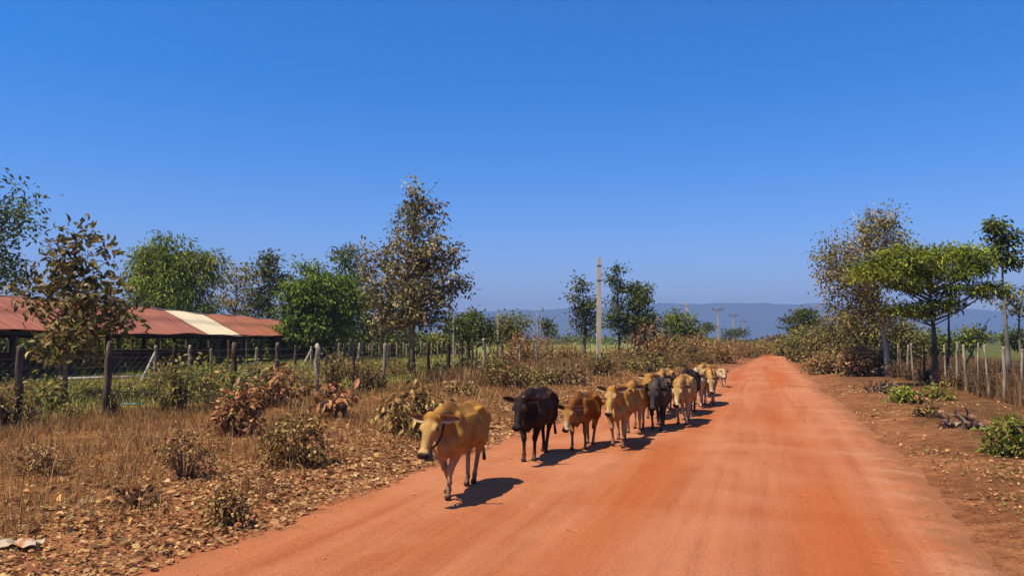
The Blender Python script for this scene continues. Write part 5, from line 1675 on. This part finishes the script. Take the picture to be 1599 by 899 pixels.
cow('dark grey-brown cow with a slate face in the middle of the herd', cow_at(1020, 673, 1032, 664), GREY, 2, 0.94, 0.015, -6, -62, (0.90, 0, 0.90), ((0.12, 0.0), (-0.06, 0.0)), ((0.08, 0.0), (-0.08, 0.0)),
    0.0, 0.45, 1.05, (0.036, 0.032, 0.032), False, 0.0, 0.03, 6, 1.0)
cow('golden cow peering out from behind the dark grey-brown one', cow_at(1013, 655, 1026, 647), GOLD, 2, 0.93, 0.018, -14, -50, (0.90, -0.03, 1.04), ((0.05, 0.0), (-0.1, 0.0)), ((0.08, 0.0), (-0.1, 0.0)),
    0.04, 0.1, 0.95, None, False, 0.0, 0.0, 7)
cow('pale straw-coloured cow whose back shows above the grey-brown one', cow_at(1031, 645, 1041, 638), TAN, 0, 0.98, 0.02, 0, -50, (0.90, 0, 0.90), ((0.05, 0.0), (-0.1, 0.0)), ((0.08, 0.0), (-0.1, 0.0)), 0.0, 0.1, 1.0, None, False, 0, 0, 8)
cow('tan cow with a lowered white-muzzled head in front of the black back', cow_at(1061, 664, 1070, 656), TAN, 0, 0.96, 0.0155, -10, -60, (0.92, -0.02, 0.86), ((0.10, 0.0), (-0.06, 0.0)), ((0.05, 0.0), (-0.10, 0.0)),
    0.05, 0.2, 1.0, (0.52, 0.31, 0.12), False, 0.0, 0.03, 9)
cow('black cow whose dark back shows above the tan one', cow_at(1068, 648, 1077, 642), BLACK, -2, 0.99, 0.02, 0, -55, (0.90, 0, 0.84), ((0.05, 0.0), (-0.1, 0.0)), ((0.08, 0.0), (-0.1, 0.0)), 0.0, 0.1, 1.1, None, False, 0, 0, 10)
cow('cream cow between the black back and the far golden cow', cow_at(1083, 636, 1091, 631), CREAM, 0, 0.95, 0.02, 0, -55, (0.90, 0, 0.88), ((0.08, 0.0), (-0.08, 0.0)), ((0.08, 0.0), (-0.1, 0.0)), 0.0, 0.1, 1.0, None, False, 0, 0, 11)
cow('golden cow with drooping head and pale shins near the rear', cow_at(1103, 633, 1107, 627), TAN, 5, 0.94, 0.018, 10, -64, (0.88, 0.03, 0.80), ((0.06, 0.0), (-0.05, 0.0)), ((0.05, 0.0), (-0.08, 0.0)),
    0.03, 0.3, 1.1, (0.5, 0.36, 0.18), False, 0, 0.0, 12)
cow('brown cow with a white blaze behind the drooping-headed golden one', cow_at(1093, 620, 1102, 615), TAN, 0, 0.96, 0.022, -8, -50, (0.90, -0.03, 0.94), ((0.05, 0.0), (-0.08, 0.0)), ((0.05, 0.0), (-0.1, 0.0)), 0.06, 0.1, 1.0, (0.45, 0.33, 0.18), False, 0, 0, 13)
cow('small pale calf trailing alone at the rear of the herd', cow_at(1124, 605, 1127, 602), CREAM, 12, 0.64, 0.022, -5, -50, (0.84, 0, 0.94), ((0.05, 0.0), (-0.05, 0.0)), ((0.05, 0.0), (-0.05, 0.0)), 0.0, 0.1, 0.85, None, False, 0, 0, 14, name='calf', cat='calf')
